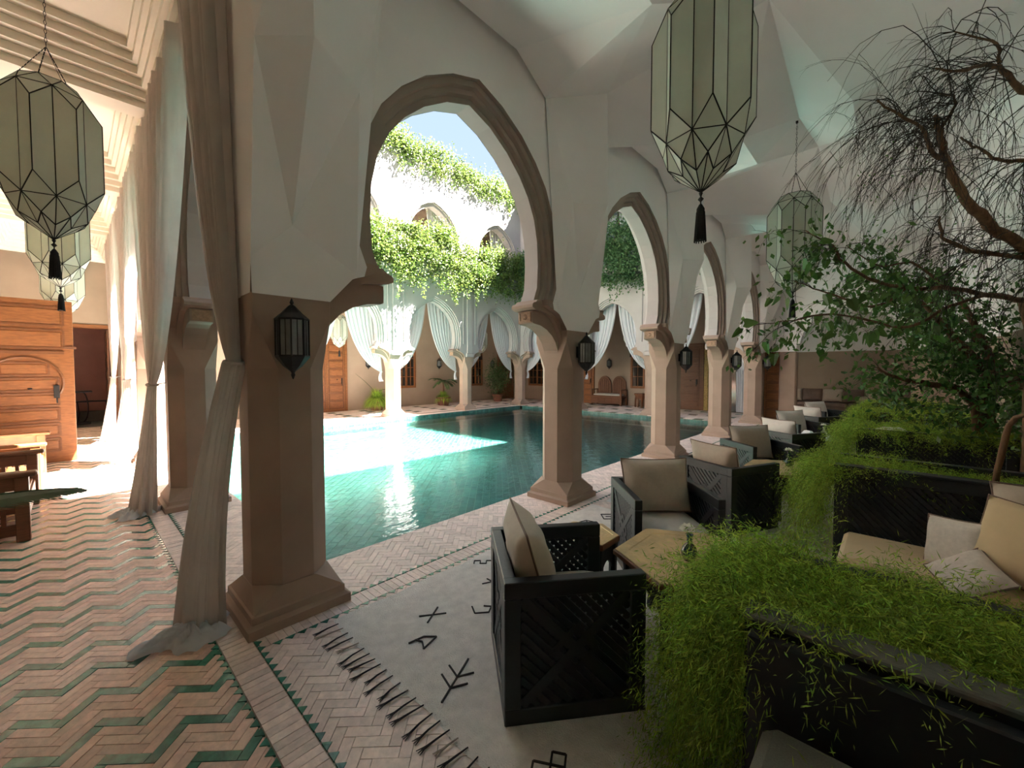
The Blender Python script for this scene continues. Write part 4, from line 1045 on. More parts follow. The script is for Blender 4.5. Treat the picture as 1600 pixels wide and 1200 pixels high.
fern('asparagus_fern', XK[3]-.05, XK[3]+TW, TY0+.1, .3, TZ, 900, 40, 'fern growing over the fourth planter', over=.35, hang=.5, seed=9, length=(.2, .4), grp=FGp, ln=.045, stems=False)
fern('asparagus_fern', XK[4], XK[4]+TW, TY0+.1, .3, TZ, 500, 30, 'farthest fern over the last planter', over=.3, hang=.4, seed=10, length=(.2, .4), grp=FGp, ln=.055, stems=False)

# ------------------------------------------------------------------ doors, windows
def door_leaf(t, w_, h, x=0, arch=True, m_='wood', handle=True, th=.05):
    """a panelled leaf in local xz, front towards -y, hinge at x"""
    sub = MB(); sub.box(x, x+w_, -th/2, th/2, 0, h, bev=.006); leaf = sub.build('door_leaf', M[m_], t)
    def pn(x0, x1, z0, z1):
        b = MB(); y = -th/2
        b.box(x0, x1, y-.006, y+.002, z0, z1); b.box(x0+.03, x1-.03, y-.018, y-.004, z0+.03, z1-.03, bev=.008); b.build('door_panel', M[m_], leaf)
        f = MB()
        for a, c in (((x0, z0), (x1, z0)), ((x1, z0), (x1, z1)), ((x1, z1), (x0, z1)), ((x0, z1), (x0, z0))): f.bar((a[0], y-.008, a[1]), (c[0], y-.008, c[1]), .026, .024, (0,1,0))
        f.build('moulding', M['dwood'] if m_ == 'dwood' else M['wood2'], leaf)
    e = w_*.1
    if arch:
        pn(x+e, x+w_-e, h-.42, h-.12); pn(x+e, x+w_-e, h-.80, h-.50)
        z0, z1 = .18, h-.92; cx = x+w_/2; r_ = w_*.36; b = MB(); y = -th/2-.012
        pts = [(cx+r_*1.06*math.cos(a), y, z1-r_-.06+r_*1.06*math.sin(a)) for a in [R(-25+11.5*i) for i in range(21)]]
        b.tube(pts, .02, 5); b.bar((x+e, y, h-.88), (x+w_-e, y, h-.88), .05, .04, (0,1,0)); b.build('arch_moulding', M['dwood'] if m_ == 'dwood' else M['wood2'], leaf)
        n_ = 6; hh = (z1-z0-.1)/n_
        for i in range(n_):
            k = 1 if i < 5 else .72; pn(cx-r_*.92*k, cx+r_*.92*k, z0+i*hh+.02, z0+(i+1)*hh-.03)
    else:
        n_ = 8; hh = (h-.2)/n_
        for i in range(n_): pn(x+e, x+w_-e, .1+i*hh+.02, .1+(i+1)*hh-.02)
    if handle:
        b = MB(); b.box(x+w_*.78, x+w_*.84, -th/2-.045, -th/2, h*.40, h*.48, bev=.004); b.lathe([(.02, -.012), (.03, 0), (.02, .012)], 8, (x+w_*.55, -th/2-.02, h*.46)); b.tube([(x+w_*.81, -th/2-.05, h*.40), (x+w_*.81, -th/2-.06, h*.37)], .01, 6); b.build('door_handle', M['iron'], leaf)
def door_at(name, loc, rz, w_, h, leaves_, m_='wood', arch=False, label=None, gap=True):
    t = struct(name); t.location = loc; t.rotation_euler = (0, 0, rz)
    f = MB(); fw_ = .09
    f.box(-w_/2-fw_, -w_/2, -.05, .05, 0, h+fw_, bev=.006); f.box(w_/2, w_/2+fw_, -.05, .05, 0, h+fw_, bev=.006); f.box(-w_/2, w_/2, -.05, .05, h, h+fw_, bev=.006); f.build('door_frame', M[m_], t)
    lw = w_/leaves_
    for i in range(leaves_): door_leaf(t, lw-.006, h-.01, -w_/2+i*lw+.003, arch, m_, handle=(i == leaves_-1))
    return t
# open leaf in the left gallery
t = struct('door_1'); t.location = (LEFTX+.03, 10.42, .01); t.rotation_euler = (0, 0, R(1))
door_leaf(t, 1.13, 2.74, 0, True); b = MB(); b.lathe([(.06, 0), (.05, .05), (.02, .09), (.035, .13), (.001, .17)], 10, (.05, 0, 2.735)); b.box(1.02, 1.16, -.05, -.02, 1.93, 1.97); b.build('pivot', M['dwood'], t)
b = MB(); b.box(-.03, .09, .03, .12, 0, 2.86); b.box(-.03, .09, 1.2, 1.29, 0, 2.86); b.box(-.03, .09, .12, 1.2, 2.74, 2.86); b.build('door_frame', M['wood'], t)
# doorway in the end wall
t = struct('door_2'); t.location = (0, 16.0, 0); f = MB(); f.box(-.30, -.20, -.06, .22, 0, 2.80, bev=.006); f.box(.80, .90, -.06, .22, 0, 2.80, bev=.006); f.box(-.20, .80, -.06, .22, 2.70, 2.80, bev=.006); f.build('door_frame', M['wood'], t)
b = MB(); b.box(.70, .74, .10, .9, 0, 2.68, bev=.004)
for i in range(7): b.box(.685, .70, .2, .8, .2+i*.36, .48+i*.36, bev=.006)
b.build('door_leaf', M['dwood'], t)
door_at('door_3', (6.40, FARY-.03, 0), 0, 1.36, 2.62, 2, 'wood')
door_at('door_4', (15.9, FARY-.03, 0), 0, 1.0, 2.4, 2, 'dwood')
door_at('door_5', (RIGHTX-.03, 10.75, 0), R(-90), 1.0, 2.4, 2, 'wood')
door_at('door_6', (RIGHTX-.03, 5.85, 0), R(-90), .9, 2.5, 1, 'dwood')
t = thing('gilded_panel', (RIGHTX, 5.26, 0), R(-90), 'narrow gold patterned strip beside the brown door, behind the fourth column', 'wall panel'); b = MB(); b.box(-.1, .1, -.05, 0, 0, 2.5, bev=.01)
for i in range(24): b.bar((-.08, -.055, .1+i*.1), (.08, -.055, .15+i*.1), .015, .015, (0,1,0)); b.bar((.08, -.055, .1+i*.1), (-.08, -.055, .15+i*.1), .015, .015, (0,1,0))
b.build('carved_strip', M['gold'], t)
t = struct('door_7'); t.location = (RIGHTX, 4.3, 0); t.rotation_euler = (0, 0, R(-90)); b = MB(); b.box(-.6, .6, -.012, -.002, 0, 2.4); b.build('opening_shade_sheet', M['windowglass'], t)  # flat dark sheet on the solid wall, coloured as the doorway's shade
f = MB(); f.box(-.68, -.6, -.06, 0, 0, 2.48); f.box(.6, .68, -.06, 0, 0, 2.48); f.box(-.6, .6, -.06, 0, 2.4, 2.48); f.build('door_frame', M['dwood'], t)
t = thing('curtain', (0,0,0), 0, 'plain white door curtain in the dark doorway seen between the last columns', 'curtain', 'door curtains of the end rooms'); drape(t, (RIGHTX-.1, 4.2, 2.38), (RIGHTX-.1, 3.78, 2.38), (RIGHTX-.1, 3.98, .02), (1,0,0), 5, .03, .36, M['voile'], drop=0, ns=50, nt_=8, edge=.5)
t = thing('curtain', (0,0,0), 0, 'grey-white door curtain next to the gold strip', 'curtain', 'door curtains of the end rooms'); drape(t, (RIGHTX-.1, 5.1, 2.38), (RIGHTX-.1, 4.75, 2.38), (RIGHTX-.1, 4.95, .02), (1,0,0), 5, .03, .3, M['voile'], drop=0, ns=50, nt_=8, edge=.5)
# open narrow leaf at the end of the arcade
t = thing('folded_door', (14.36, 2.60, .01), R(-78), 'tall orange wooden door leaf standing open past the last arcade column', 'door'); 
door_leaf(t, .50, 2.35, -.25, False, 'wood', handle=False)
def window(name, loc, rz, w_, h, m_='wood'):
    t = struct(name); t.location = loc; t.rotation_euler = (0, 0, rz); fw_ = .09
    f = MB(); f.box(-w_/2, -w_/2+fw_, -.05, .03, 0, h, bev=.006); f.box(w_/2-fw_, w_/2, -.05, .03, 0, h, bev=.006); f.box(-w_/2+fw_, w_/2-fw_, -.05, .03, 0, fw_, bev=.006); f.box(-w_/2+fw_, w_/2-fw_, -.05, .03, h-fw_, h, bev=.006)
    f.box(-.035, .035, -.045, .02, fw_, h-fw_); f.build('window_frame', M[m_], t)
    iw = w_/2-fw_-.035
    for sg in (-1, 1):
        for i in range(2):
            for j in range(4):
                x0 = (.035+i*iw/2 if sg > 0 else -.035-iw+i*iw/2); z0 = fw_+j*(h-2*fw_)/4; g = MB(); g.box(x0+.012, x0+iw/2-.012, -.012, -.006, z0+.012, z0+(h-2*fw_)/4-.012); g.build('pane', M['windowglass'], t)
        m = MB(); x0 = .035 if sg > 0 else -.035-iw; m.box(x0+iw/2-.012, x0+iw/2+.012, -.035, 0, fw_, h-fw_)
        for j in (1, 2, 3): z = fw_+j*(h-2*fw_)/4; m.box(x0, x0+iw, -.035, 0, z-.012, z+.012)
        m.build('glazing_bar', M[m_], t)
    return t
window('window_1', (9.78, FARY, .78), 0, .95, 1.75); window('window_2', (13.75, FARY, .76), 0, .95, 1.75)
window('window_3', (RIGHTX, 13.6, .72), R(-90), 1.2, 1.6); window('window_4', (RIGHTX, 7.75, .76), R(-90), 1.2, 1.85)
t = thing('exit_sign', (6.55, FARY, 2.86), 0, 'small green running-man sign above the orange double door', 'sign'); b = MB(); b.box(-.22, .22, -.02, 0, 0, .19, bev=.004); b.build('sign_plate', M['sign'], t)
b = MB(); b.bar((-.02, -.024, .10), (-.15, -.024, .10), .022, .006, (0,1,0)); b.bar((-.15, -.024, .10), (-.10, -.024, .14), .02, .006, (0,1,0)); b.bar((-.15, -.024, .10), (-.10, -.024, .06), .02, .006, (0,1,0))
b.bar((.08, -.024, .12), (.10, -.024, .08), .03, .006, (0,1,0)); b.bar((.10, -.024, .08), (.06, -.024, .04), .018, .006, (0,1,0)); b.bar((.10, -.024, .08), (.14, -.024, .05), .018, .006, (0,1,0)); b.lathe([(.001,-.012),(.014,-.004),(.014,.004),(.001,.012)], 8, (.075, -.022, .152)); b.build('pictogram', M['signw'], t)

# ------------------------------------------------------------------ benches and tables beyond
def arch_bench(loc, rz, label):
    t = thing('double_arched_bench', loc, rz, label, 'bench')
    b = MB(); b.box(-.75, .75, -.05, .55, .36, .42, bev=.006); b.build('seat', M['dwood'], t)
    for x in (-.72, .72):
        for y in (0, .5): q = MB(); q.box(x-.035, x+.035, y-.035, y+.035, 0, .68 if y == 0 else .7); q.build('leg', M['dwood'], t)
        q = MB(); q.box(x-.04, x+.04, -.06, .54, .66, .70, bev=.006); q.build('armrest', M['dwood'], t)
    f = MB(); f.box(-.72, .72, -.02, .02, .08, .36)
    for i in range(4): f.box(-.66+i*.34, -.38+i*.34, -.035, -.02, .13, .31, bev=.005)
    f.build('front_panel', M['dwood'], t)
    for c in (-.36, .36):
        q = MB(); pts = [(c-.33, .42)]+[(c+.33*math.cos(a)*1.0, .86+.42*math.sin(a)) for a in [R(180-12*i) for i in range(16)]]+[(c+.33, .42)]; q.prism(pts, .50, .54, 'y')
        q.tube([(p[0], .49, p[1]) for p in [(c+.24*math.cos(a), .86+.31*math.sin(a)) for a in [R(180-15*i) for i in range(13)]]], .014, 5)
        for i in range(5): q.bar((c-.2+i*.1, .49, .5), (c-.2+i*.1, .49, .86+.26*math.sin(math.acos(max(-1, min(1, (-.2+i*.1)/.26))))), .02, .02, (0,1,0))
        q.build('arched_back', M['dwood'], t)
    return t
arch_bench((RIGHTX-.06-.55, 9.22, 0), R(-90), 'brown wooden bench with two pointed arched backs across the pool')
slab_cushion('bench_cushion', (RIGHTX-.38, 9.22, .425), R(90), 1.34, .44, .07, M['seatcloth'], M['piping'], 'pale seat cushion on the double-arched bench', 'cushion')
t = thing('carved_side_table', (16.2, 7.72, 0), 0, 'small dark carved side table standing under the window by the double-arched bench', 'table'); b = MB(); b.lathe([(.25, .50), (.26, .52), (.26, .56), (.25, .57)], 8); b.build('table_top', M['dwood'], t)
b = MB(); b.lathe([(.20, .34), (.23, .50)], 8); b.build('apron', M['dwood'], t)
for i in range(8): a = R(45*i); q = MB(); q.bar((.21*math.cos(a), .21*math.sin(a), 0), (.20*math.cos(a), .20*math.sin(a), .4), .05, .05, (math.cos(a), math.sin(a), 0)); q.build('leg', M['dwood'], t)
def side_bench(loc, rz, w_, label, clabel, m_):
    """wooden armchair/sofa with lattice sides, front +y local"""
    t = thing('wooden_sofa', loc, rz, label, 'sofa', 'wooden sofas along the left wall'); d = .72
    for x in (-w_/2, w_/2):
        sx = 1 if x > 0 else -1
        for y in (0, d): q = MB(); q.box(x-.045, x+.045, y-.045, y+.045, 0, .60, bev=.006); q.build('leg', M[m_], t)
        q = MB(); q.box(x-.06, x+.06, -.08, d+.10, .60, .645, bev=.012); q.build('armrest', M[m_], t)
        q = MB(); q.box(x-.018, x+.018, .045, d-.045, .06, .16); q.box(x-.018, x+.018, .045, d-.045, .30, .36); q.box(x-.018, x+.018, .045, d-.045, .48, .60)
        for i in range(6): q.box(x-.015, x+.015, .09+i*.1, .12+i*.1, .36, .48); q.box(x-.015, x+.015, .09+i*.1, .12+i*.1, .16, .30)
        q.build('side_lattice', M[m_], t)
    q = MB(); q.box(-w_/2, w_/2, .0, d, .26, .32, bev=.005); q.box(-w_/2, w_/2, d-.02, d+.02, .12, .30, bev=.005); q.build('seat', M[m_], t)
    q = MB(); q.box(-w_/2, w_/2, -.03, .03, .32, .86, bev=.008)
    for i in range(int(w_/.12)): q.box(-w_/2+.06+i*.12, -w_/2+.12+i*.12, .03, .045, .4, .8, bev=.004)
    q.build('backrest', M[m_], t)
    c = Matrix.Rotation(rz, 3, 'Z') @ Vector((0, d/2+.03, 0)); slab_cushion('seat_cushion', (loc[0]+c.x, loc[1]+c.y, .325), rz, w_-.12, d-.08, .11, M['seatcloth'], M['piping'], clabel, 'cushion', 'seat cushions on the wooden sofas')
    return t
side_bench((LEFTX+.06, 6.65, 0), R(-90), 1.5, 'dark wooden lattice sofa at the left frame edge, nearest the camera', 'pale seat pad on the dark sofa at the left edge', 'dwood')
side_bench((LEFTX+.06, 8.75, 0), R(-90), 1.4, 'reddish wooden sofa in front of the open door leaf', 'pale seat pad on the reddish sofa before the door', 'wood')
t = thing('scroll_table', (.05, 17.1, 0), 0, 'dark table with curled iron legs inside the rose doorway', 'table'); b = MB(); b.box(-.28, .35, -.25, .25, .92, .96, bev=.008); b.build('table_top', M['iron'], t)
for sg in (-1, 1):
    b = MB(); b.tube([(.04+sg*(.12+.10*math.cos(a)), 0, .5+.42*math.sin(a)*1) for a in [R(90-20*i) for i in range(10)]], .016, 6); b.build('scroll_leg', M['iron'], t)
b = MB(); b.box(-.25, .3, -.2, .2, .02, .06); b.build('foot_plate', M['iron'], t)
t = thing('iron_bench', (.45, 17.45, 0), 0, 'low dark iron bench beside the scroll table in the doorway', 'bench'); b = MB(); b.box(-.4, .3, -.2, .2, .62, .65, bev=.008); b.build('seat', M['iron'], t)
for x in (-.35, .25): b = MB(); b.tube([(x, -.15, 0), (x+.03, -.15, .3), (x, -.15, .62)], .014, 6); b.tube([(x, .15, 0), (x+.03, .15, .3), (x, .15, .62)], .014, 6); b.build('leg', M['iron'], t)
# end sofa with cushions
t = thing('corner_sofa', (ENDX-.45, .9, 0), 0, 'long low taupe sofa against the far end wall of the seating gallery', 'sofa'); b = MB(); b.box(-.42, .42, -1.9, 2.2, 0, .34, bev=.01); b.build('base', M['taupe'], t)
for i in range(4): b = MB(); b.box(-.42, .36, -1.88+i*1.02, -.88+i*1.02, .34, .47, bev=.03); b.build('seat_cushion', M['taupe'], t)
for i in range(7): put_pillow('back_pillow', (ENDX-.22+.0, -.75+i*.56, .70), prot(180, 14, 0), (.56, .44, .2), M['taupe' if i % 2 else 'cushion'], M['piping'], ['rightmost', 'second from right', 'third from right', 'middle', 'third from left', 'second from left', 'leftmost'][i]+' back pillow on the long taupe end sofa', 'pillow', 'back pillows on the end sofa')
t = thing('bolster', (ENDX-.55, .6, .47), 0, 'round beige bolster lying on the long taupe end sofa', 'pillow'); b = MB(); b.xf = Matrix.Translation((0, 0, .12)) @ Matrix.Rotation(R(90), 4, 'X'); b.lathe([(.05, -.24), (.11, -.23), (.12, -.2), (.12, .2), (.11, .23), (.05, .24)], 16); b.build('cover', M['cushion'], t, smooth=True)

# ------------------------------------------------------------------ potted plants
def blades(t, c, n_, rad, h, name='grass_blades', m_='fern', droop=1., ln=.3, w_=.012, seed=1):
    g = np.random.RandomState(seed); a = g.uniform(0, 2*np.pi, n_); el = g.uniform(.05, 1.2, n_); L = g.uniform(.6, 1.1, n_)
    V = []; F_ = []; 
    for i in range(n_):
        d = np.array([math.cos(a[i])*math.cos(el[i]), math.sin(a[i])*math.cos(el[i])]); s_ = np.array([-math.sin(a[i]), math.cos(a[i]), 0])*w_
        pts = []
        for q in range(5):
            u = q/4; pts.append(np.array([c[0]+d[0]*rad*L[i]*u**.8, c[1]+d[1]*rad*L[i]*u**.8, c[2]+h*L[i]*(math.sin(el[i])*u*1.3-droop*.9*u*u*math.cos(el[i]))]))
        b0 = len(V)
        for q, p in enumerate(pts): k = 1-q/4.2; V += [p-s_*k, p+s_*k]
        F_ += [(b0+2*q, b0+2*q+1, b0+2*q+3, b0+2*q+2) for q in range(4)]
    V = np.array(V); V[:, 2] = np.maximum(V[:, 2], .01)
    return np_mesh(name, V, np.array(F_), M[m_], t, kind='stuff')
def palm_frond(t, base, direc, L, nl, m_='palm', lw=.02, up=.5, droop=.6, ll=.28, name='frond'):
    base = Vector(base); d = Vector((*direc, 0)).normalized(); b = MB(); pts = []
    for q in range(13): u = q/12; pts.append(base + d*L*u*(1-.1*u) + Vector((0, 0, up*L*u-droop*L*u*u)))
    b.tube(pts, [.008*(1-.7*q/12) for q in range(13)], 5)
    sd = Vector((-d.y, d.x, 0))
    for i in range(nl):
        u = .18+.82*i/nl; k = u*12; q = min(11, int(k)); p = pts[q].lerp(pts[q+1], k-q); tn = (pts[q+1]-pts[q]).normalized(); l_ = ll*math.sin(math.pi*min(.97, u*.85+.12))**.7
        for sg in (-1, 1):
            e = p + (sd*sg*.72 + tn*.85)*l_*.8 + Vector((0, 0, -.18*l_)); mpt = p.lerp(e, .45)+Vector((0, 0, .03*l_)); w2 = tn*lw*.5
            b.add([p-w2*.4, mpt-w2, e, mpt+w2, p+w2*.4], [(0,1,2,3,4)])
    return b.build(name, M[m_], t)
def pot(t, r_, h, m_='pot'):
    b = MB(); b.lathe([(r_*.72, 0), (r_*.76, .01), (r_*.98, h*.85), (r_*1.08, h*.86), (r_*1.08, h), (r_*.96, h), (r_*.92, h*.9), (.001, h*.88)], 18); b.build('pot', M[m_], t)
t = thing('bushy_grass_pot', (8.0, 14.55, 0), 0, 'round bushy green grass plant beside the orange double door across the pool', 'plant'); pot(t, .28, .35); blades(t, (0, 0, .42), 1500, .62, .55, droop=1.1, seed=2); blades(t, (0, 0, .30), 900, .55, .2, droop=1.6, seed=5); palm_frond(t, (-.05, 0, .7), (-.2, .1), .8, 10, lw=.05, up=1.2, droop=.3, ll=.1); palm_frond(t, (.1, 0, .75), (.9, -.1), .8, 10, lw=.04, up=.35, droop=.4, ll=.1)
t = thing('potted_palm', (11.15, 14.5, 0), 0, 'potted fan palm with fern skirt under the second far wall lamp', 'plant'); pot(t, .30, .36); blades(t, (0, 0, .38), 1100, .45, .35, droop=1.2, seed=3)
b = MB(); b.tube([(0,0,.35), (.02,0,.7), (0,.01,1.0)], [.04, .035, .03], 8); b.build('stem', M['bark'], t)
for i in range(9): a = R(40*i+10); palm_frond(t, (0, 0, 1.0), (math.cos(a), math.sin(a)), rnd.uniform(.55, .8), 14, lw=.06, up=rnd.uniform(.3, .9), droop=.7, ll=.28, m_='vine2')
t = thing('potted_shrub', (14.25, 14.2, 0), 0, 'tall leafy dark shrub in a pot in the far corner', 'plant'); pot(t, .26, .35)
g = np.random.RandomState(4); n_ = 2600; P = g.normal(size=(n_, 3))*np.array([.27, .27, .33])+np.array([0, 0, 1.25]); P2 = g.normal(size=(700, 3))*np.array([.18, .18, .25])+np.array([0, 0, .65]); P = np.vstack([P, P2]); P[:, 2] = np.maximum(P[:, 2], .2)
leaves(P, g.normal(size=P.shape)+np.array([0, 0, .2]), g.uniform(.05, .10, len(P)), g.uniform(.025, .045, len(P)), 'leaves', M['vine2'], t, kind='stuff')
b = MB()
for i in range(7): a = R(51*i); b.tube([(0,0,.3), (.08*math.cos(a), .08*math.sin(a), .8), (.22*math.cos(a), .22*math.sin(a), 1.4)], [.02, .014, .006], 5)
b.build('stems', M['bark'], t)
t = thing('potted_palm', (-.88, 2.35, 0), 0, 'palm reaching a dark frond in from the left frame edge over the wooden sofa', 'plant'); pot(t, .2, .42)
b = MB(); b.tube([(0,0,.38), (0,0,.7), (.02,0,.95)], [.04, .035, .025], 8); b.build('stem', M['bark'], t)
palm_frond(t, (.02, 0, .98), (.98, .18), .98, 46, lw=.028, up=.42, droop=.30, ll=.26)
palm_frond(t, (.02, 0, .95), (.7, .75), .75, 40, lw=.028, up=.3, droop=.5, ll=.26)
for a in (130, 200, 260, 320): palm_frond(t, (0, 0, .95), (math.cos(R(a)), math.sin(R(a))), .2 if a in (130, 200) else .5, 20, lw=.028, up=.9, droop=.4, ll=.16)

# ------------------------------------------------------------------ vines of the courtyard
def vine_band(name, a, b_, z0, z1, n_, label, m_, depth=.22, seed=1, out=(0, -1), hang=.35, sz=.075, grp='vines on the courtyard ledges'):
    """leafy band between points a, b (xy), heights z0..z1, strands hanging below"""
    g = np.random.RandomState(seed); a = np.array(a, float); b_ = np.array(b_, float); L = np.linalg.norm(b_-a); o = np.array(out, float)
    t = thing(name, (a[0], a[1], z0), 0, label, 'vine', grp); off = np.array([a[0], a[1], z0])
    nc = max(8, int(L*22)); cu = g.uniform(0, 1, nc); ch = g.uniform(0, 1, nc)**.8; cd = g.uniform(-.1, 1, nc); cs = g.uniform(.12, .3, nc)
    prof = lambda u: .84+.16*np.sin(u*L*1.9+seed)*np.sin(u*L*.83+2*seed)
    k = g.randint(0, nc, n_); u = np.clip(cu[k]+g.normal(size=n_)*cs[k]/L, 0, 1)
    h = ch[k]*prof(cu[k])*(z1-z0)+g.normal(size=n_)*cs[k]*.8; dd = cd[k]*depth+g.normal(size=n_)*cs[k]*.45
    P = np.zeros((n_, 3)); P[:, :2] = a+(b_-a)*u[:, None]+o*dd[:, None]; P[:, 2] = z0+h
    ns_ = int(L*5); S = []
    for i in range(ns_):
        uu = g.uniform(); ln = hang*g.uniform(.2, 1.3); m = int(ln*60)
        q = np.zeros((m, 3)); q[:, :2] = a+(b_-a)*uu+o*(depth*.9)+g.normal(size=(m, 2))*.03; q[:, 2] = z0-g.uniform(0, ln, m); S.append(q)
    P = np.vstack([P]+S); D = g.normal(size=P.shape); D[:, 2] -= .5
    global nr
    nr = g
    leaves(P-off, D, g.uniform(sz*.6, sz*1.4, len(P)), g.uniform(sz*.4, sz*.8, len(P)), 'leaves', m_, t, kind='stuff')
    return t
IN = TH+.12
vine_band('ledge_vine', (1.2, CY[3]-IN-.22), (CX[4]-.3, CY[3]-IN-.22), 4.6, 6.55, 80000, 'thick yellow-green vine hanging from the far ledge between the two arch storeys', M['vine'], depth=.34, seed=2, out=(0,-1), hang=.6)
vine_band('ledge_vine', (CX[4]-IN-.2, CY[3]-.5), (CX[4]-IN-.2, CY[0]+.4), 4.6, 7.0, 56000, 'dense darker green vine on the right-hand ledge over the bench side', M['vine2'], depth=.34, seed=4, out=(-1,0), hang=.5, sz=.08)
vine_band('ledge_vine', (1.3, CY[0]+IN), (CX[4]-.3, CY[0]+IN), 5.0, 5.9, 6000, 'vine on the near ledge above the seating arcade', M['vine'], depth=.35, seed=5, out=(0,1), hang=.25)
vine_band('ledge_vine', (CX[0]+IN, CY[0]+.4), (CX[0]+IN, CY[3]-.4), 5.0, 5.9, 6000, 'vine on the ledge above the left arcade', M['vine'], depth=.35, seed=6, out=(1,0), hang=.25)
vine_band('parapet_vine', (1.0, CY[3]-.15), (CX[4], CY[3]-.15), 8.6, 9.4, 26000, 'green creeper along the top of the far courtyard wall against the sky', M['vine'], depth=.25, seed=8, out=(0,-1), hang=.45, grp='creepers along the parapets')
vine_band('parapet_vine', (CX[4]-.1, CY[3]), (CX[4]-.1, CY[0]), 8.6, 9.4, 9000, 'green creeper along the top of the right courtyard wall', M['vine'], depth=.25, seed=9, out=(-1,0), hang=.3, grp='creepers along the parapets')
vine_band('parapet_vine', (1.0, CY[0]), (CX[4], CY[0]), 8.9, 9.3, 5000, 'green creeper along the top of the near courtyard wall', M['vine'], depth=.2, seed=10, out=(0,1), hang=.3, grp='creepers along the parapets')

# ------------------------------------------------------------------ trees in the planters
def smooth_path(pts, n_=4):
    P = [Vector(p) for p in pts]; out = []
    for i in range(len(P)-1):
        p0 = P[max(0, i-1)]; p1 = P[i]; p2 = P[i+1]; p3 = P[min(len(P)-1, i+2)]
        for q in range(n_):
            t_ = q/n_; out.append(.5*((2*p1)+(p2-p0)*t_+(2*p0-5*p1+4*p2-p3)*t_*t_+(3*p1-p0-3*p2+p3)*t_**3))
    out.append(P[-1]); return out
def branch(t, pts, r0, r1, name='branch', m_='bark'):
    P = smooth_path(pts); P = [p+Vector((rnd.uniform(-1, 1), rnd.uniform(-1, 1), rnd.uniform(-1, 1)))*.008 for p in P]
    b = MB(); n_ = len(P); b.tube(P, [(r0+(r1-r0)*i/(n_-1))*rnd.uniform(.9, 1.12) for i in range(n_)], 7)
    b.build(name, M[m_], t, smooth=True); return P
def twigs(t, roots, n_, L, bias, droop, m_='twig', name='twigs', sub=3, seed=1, spread=.8, r_=.0035):
    g = random.Random(seed); b = MB(); tips = []
    def one(p, d, L_, r0, lev):
        d = d.normalized(); k = 7 if lev == 0 else 4; pts = [p]; 
        for q in range(k):
            d = (d + Vector((g.gauss(0, .12), g.gauss(0, .12), g.gauss(0, .10)-droop/k*(1.6 if lev == 0 else .8)))).normalized(); p = p + d*L_/k
            if p.y > 2.2 or p.y < BACKY+.08: d.y *= -.3; p.y = min(2.2, max(BACKY+.08, p.y))
            pts.append(p)
        b.tube(pts, [r0*(1-.75*i/k) for i in range(k+1)], 3, cap=False); tips.extend(pts[2:])
        if lev < 2:
            for _ in range(sub if lev == 0 else 1):
                i = g.randint(1, k-1); e = (pts[i+1]-pts[i]).normalized() + Vector((g.gauss(0, .5), g.gauss(0, .5), g.gauss(0, .4))); one(pts[i], e, L_*g.uniform(.3, .6), r0*.6, lev+1)
    for _ in range(n_):
        p = g.choice(roots); one(p.copy(), Vector(bias)+Vector((g.gauss(0, spread), g.gauss(0, spread), g.gauss(0, spread))), g.uniform(*L), r_*g.uniform(.7, 1.4), 0)
    b.build(name, M[m_], t, kind='stuff'); return tips
def heart_mesh(s_, k):
    b = MB(); w_ = (.33, .38, .30)[k]; pts = [(0, 0), (w_*.7, -.10), (w_, .22), (w_*.72, .58), (.16, .86), (0, 1.05), (-.16, .86), (-w_*.72, .58), (-w_, .22), (-w_*.7, -.10)]
    V = [(x*s_, -abs(x)*s_*.35, -y*s_-.1*0) for x, y in pts] + [(0, 0, -.4*s_)]
    b.add(V, [(i, (i+1) % 10, 10) for i in range(10)]); b.tube([(0,0,0), (0,.006,.03), (0,.02,.05)], .0015, 3)
    o = b.build('leaf', M['leaf']); me = o.data; bpy.data.objects.remove(o); return me
HM = [heart_mesh(s_, k) for k, s_ in enumerate((.075, .09, .065))]
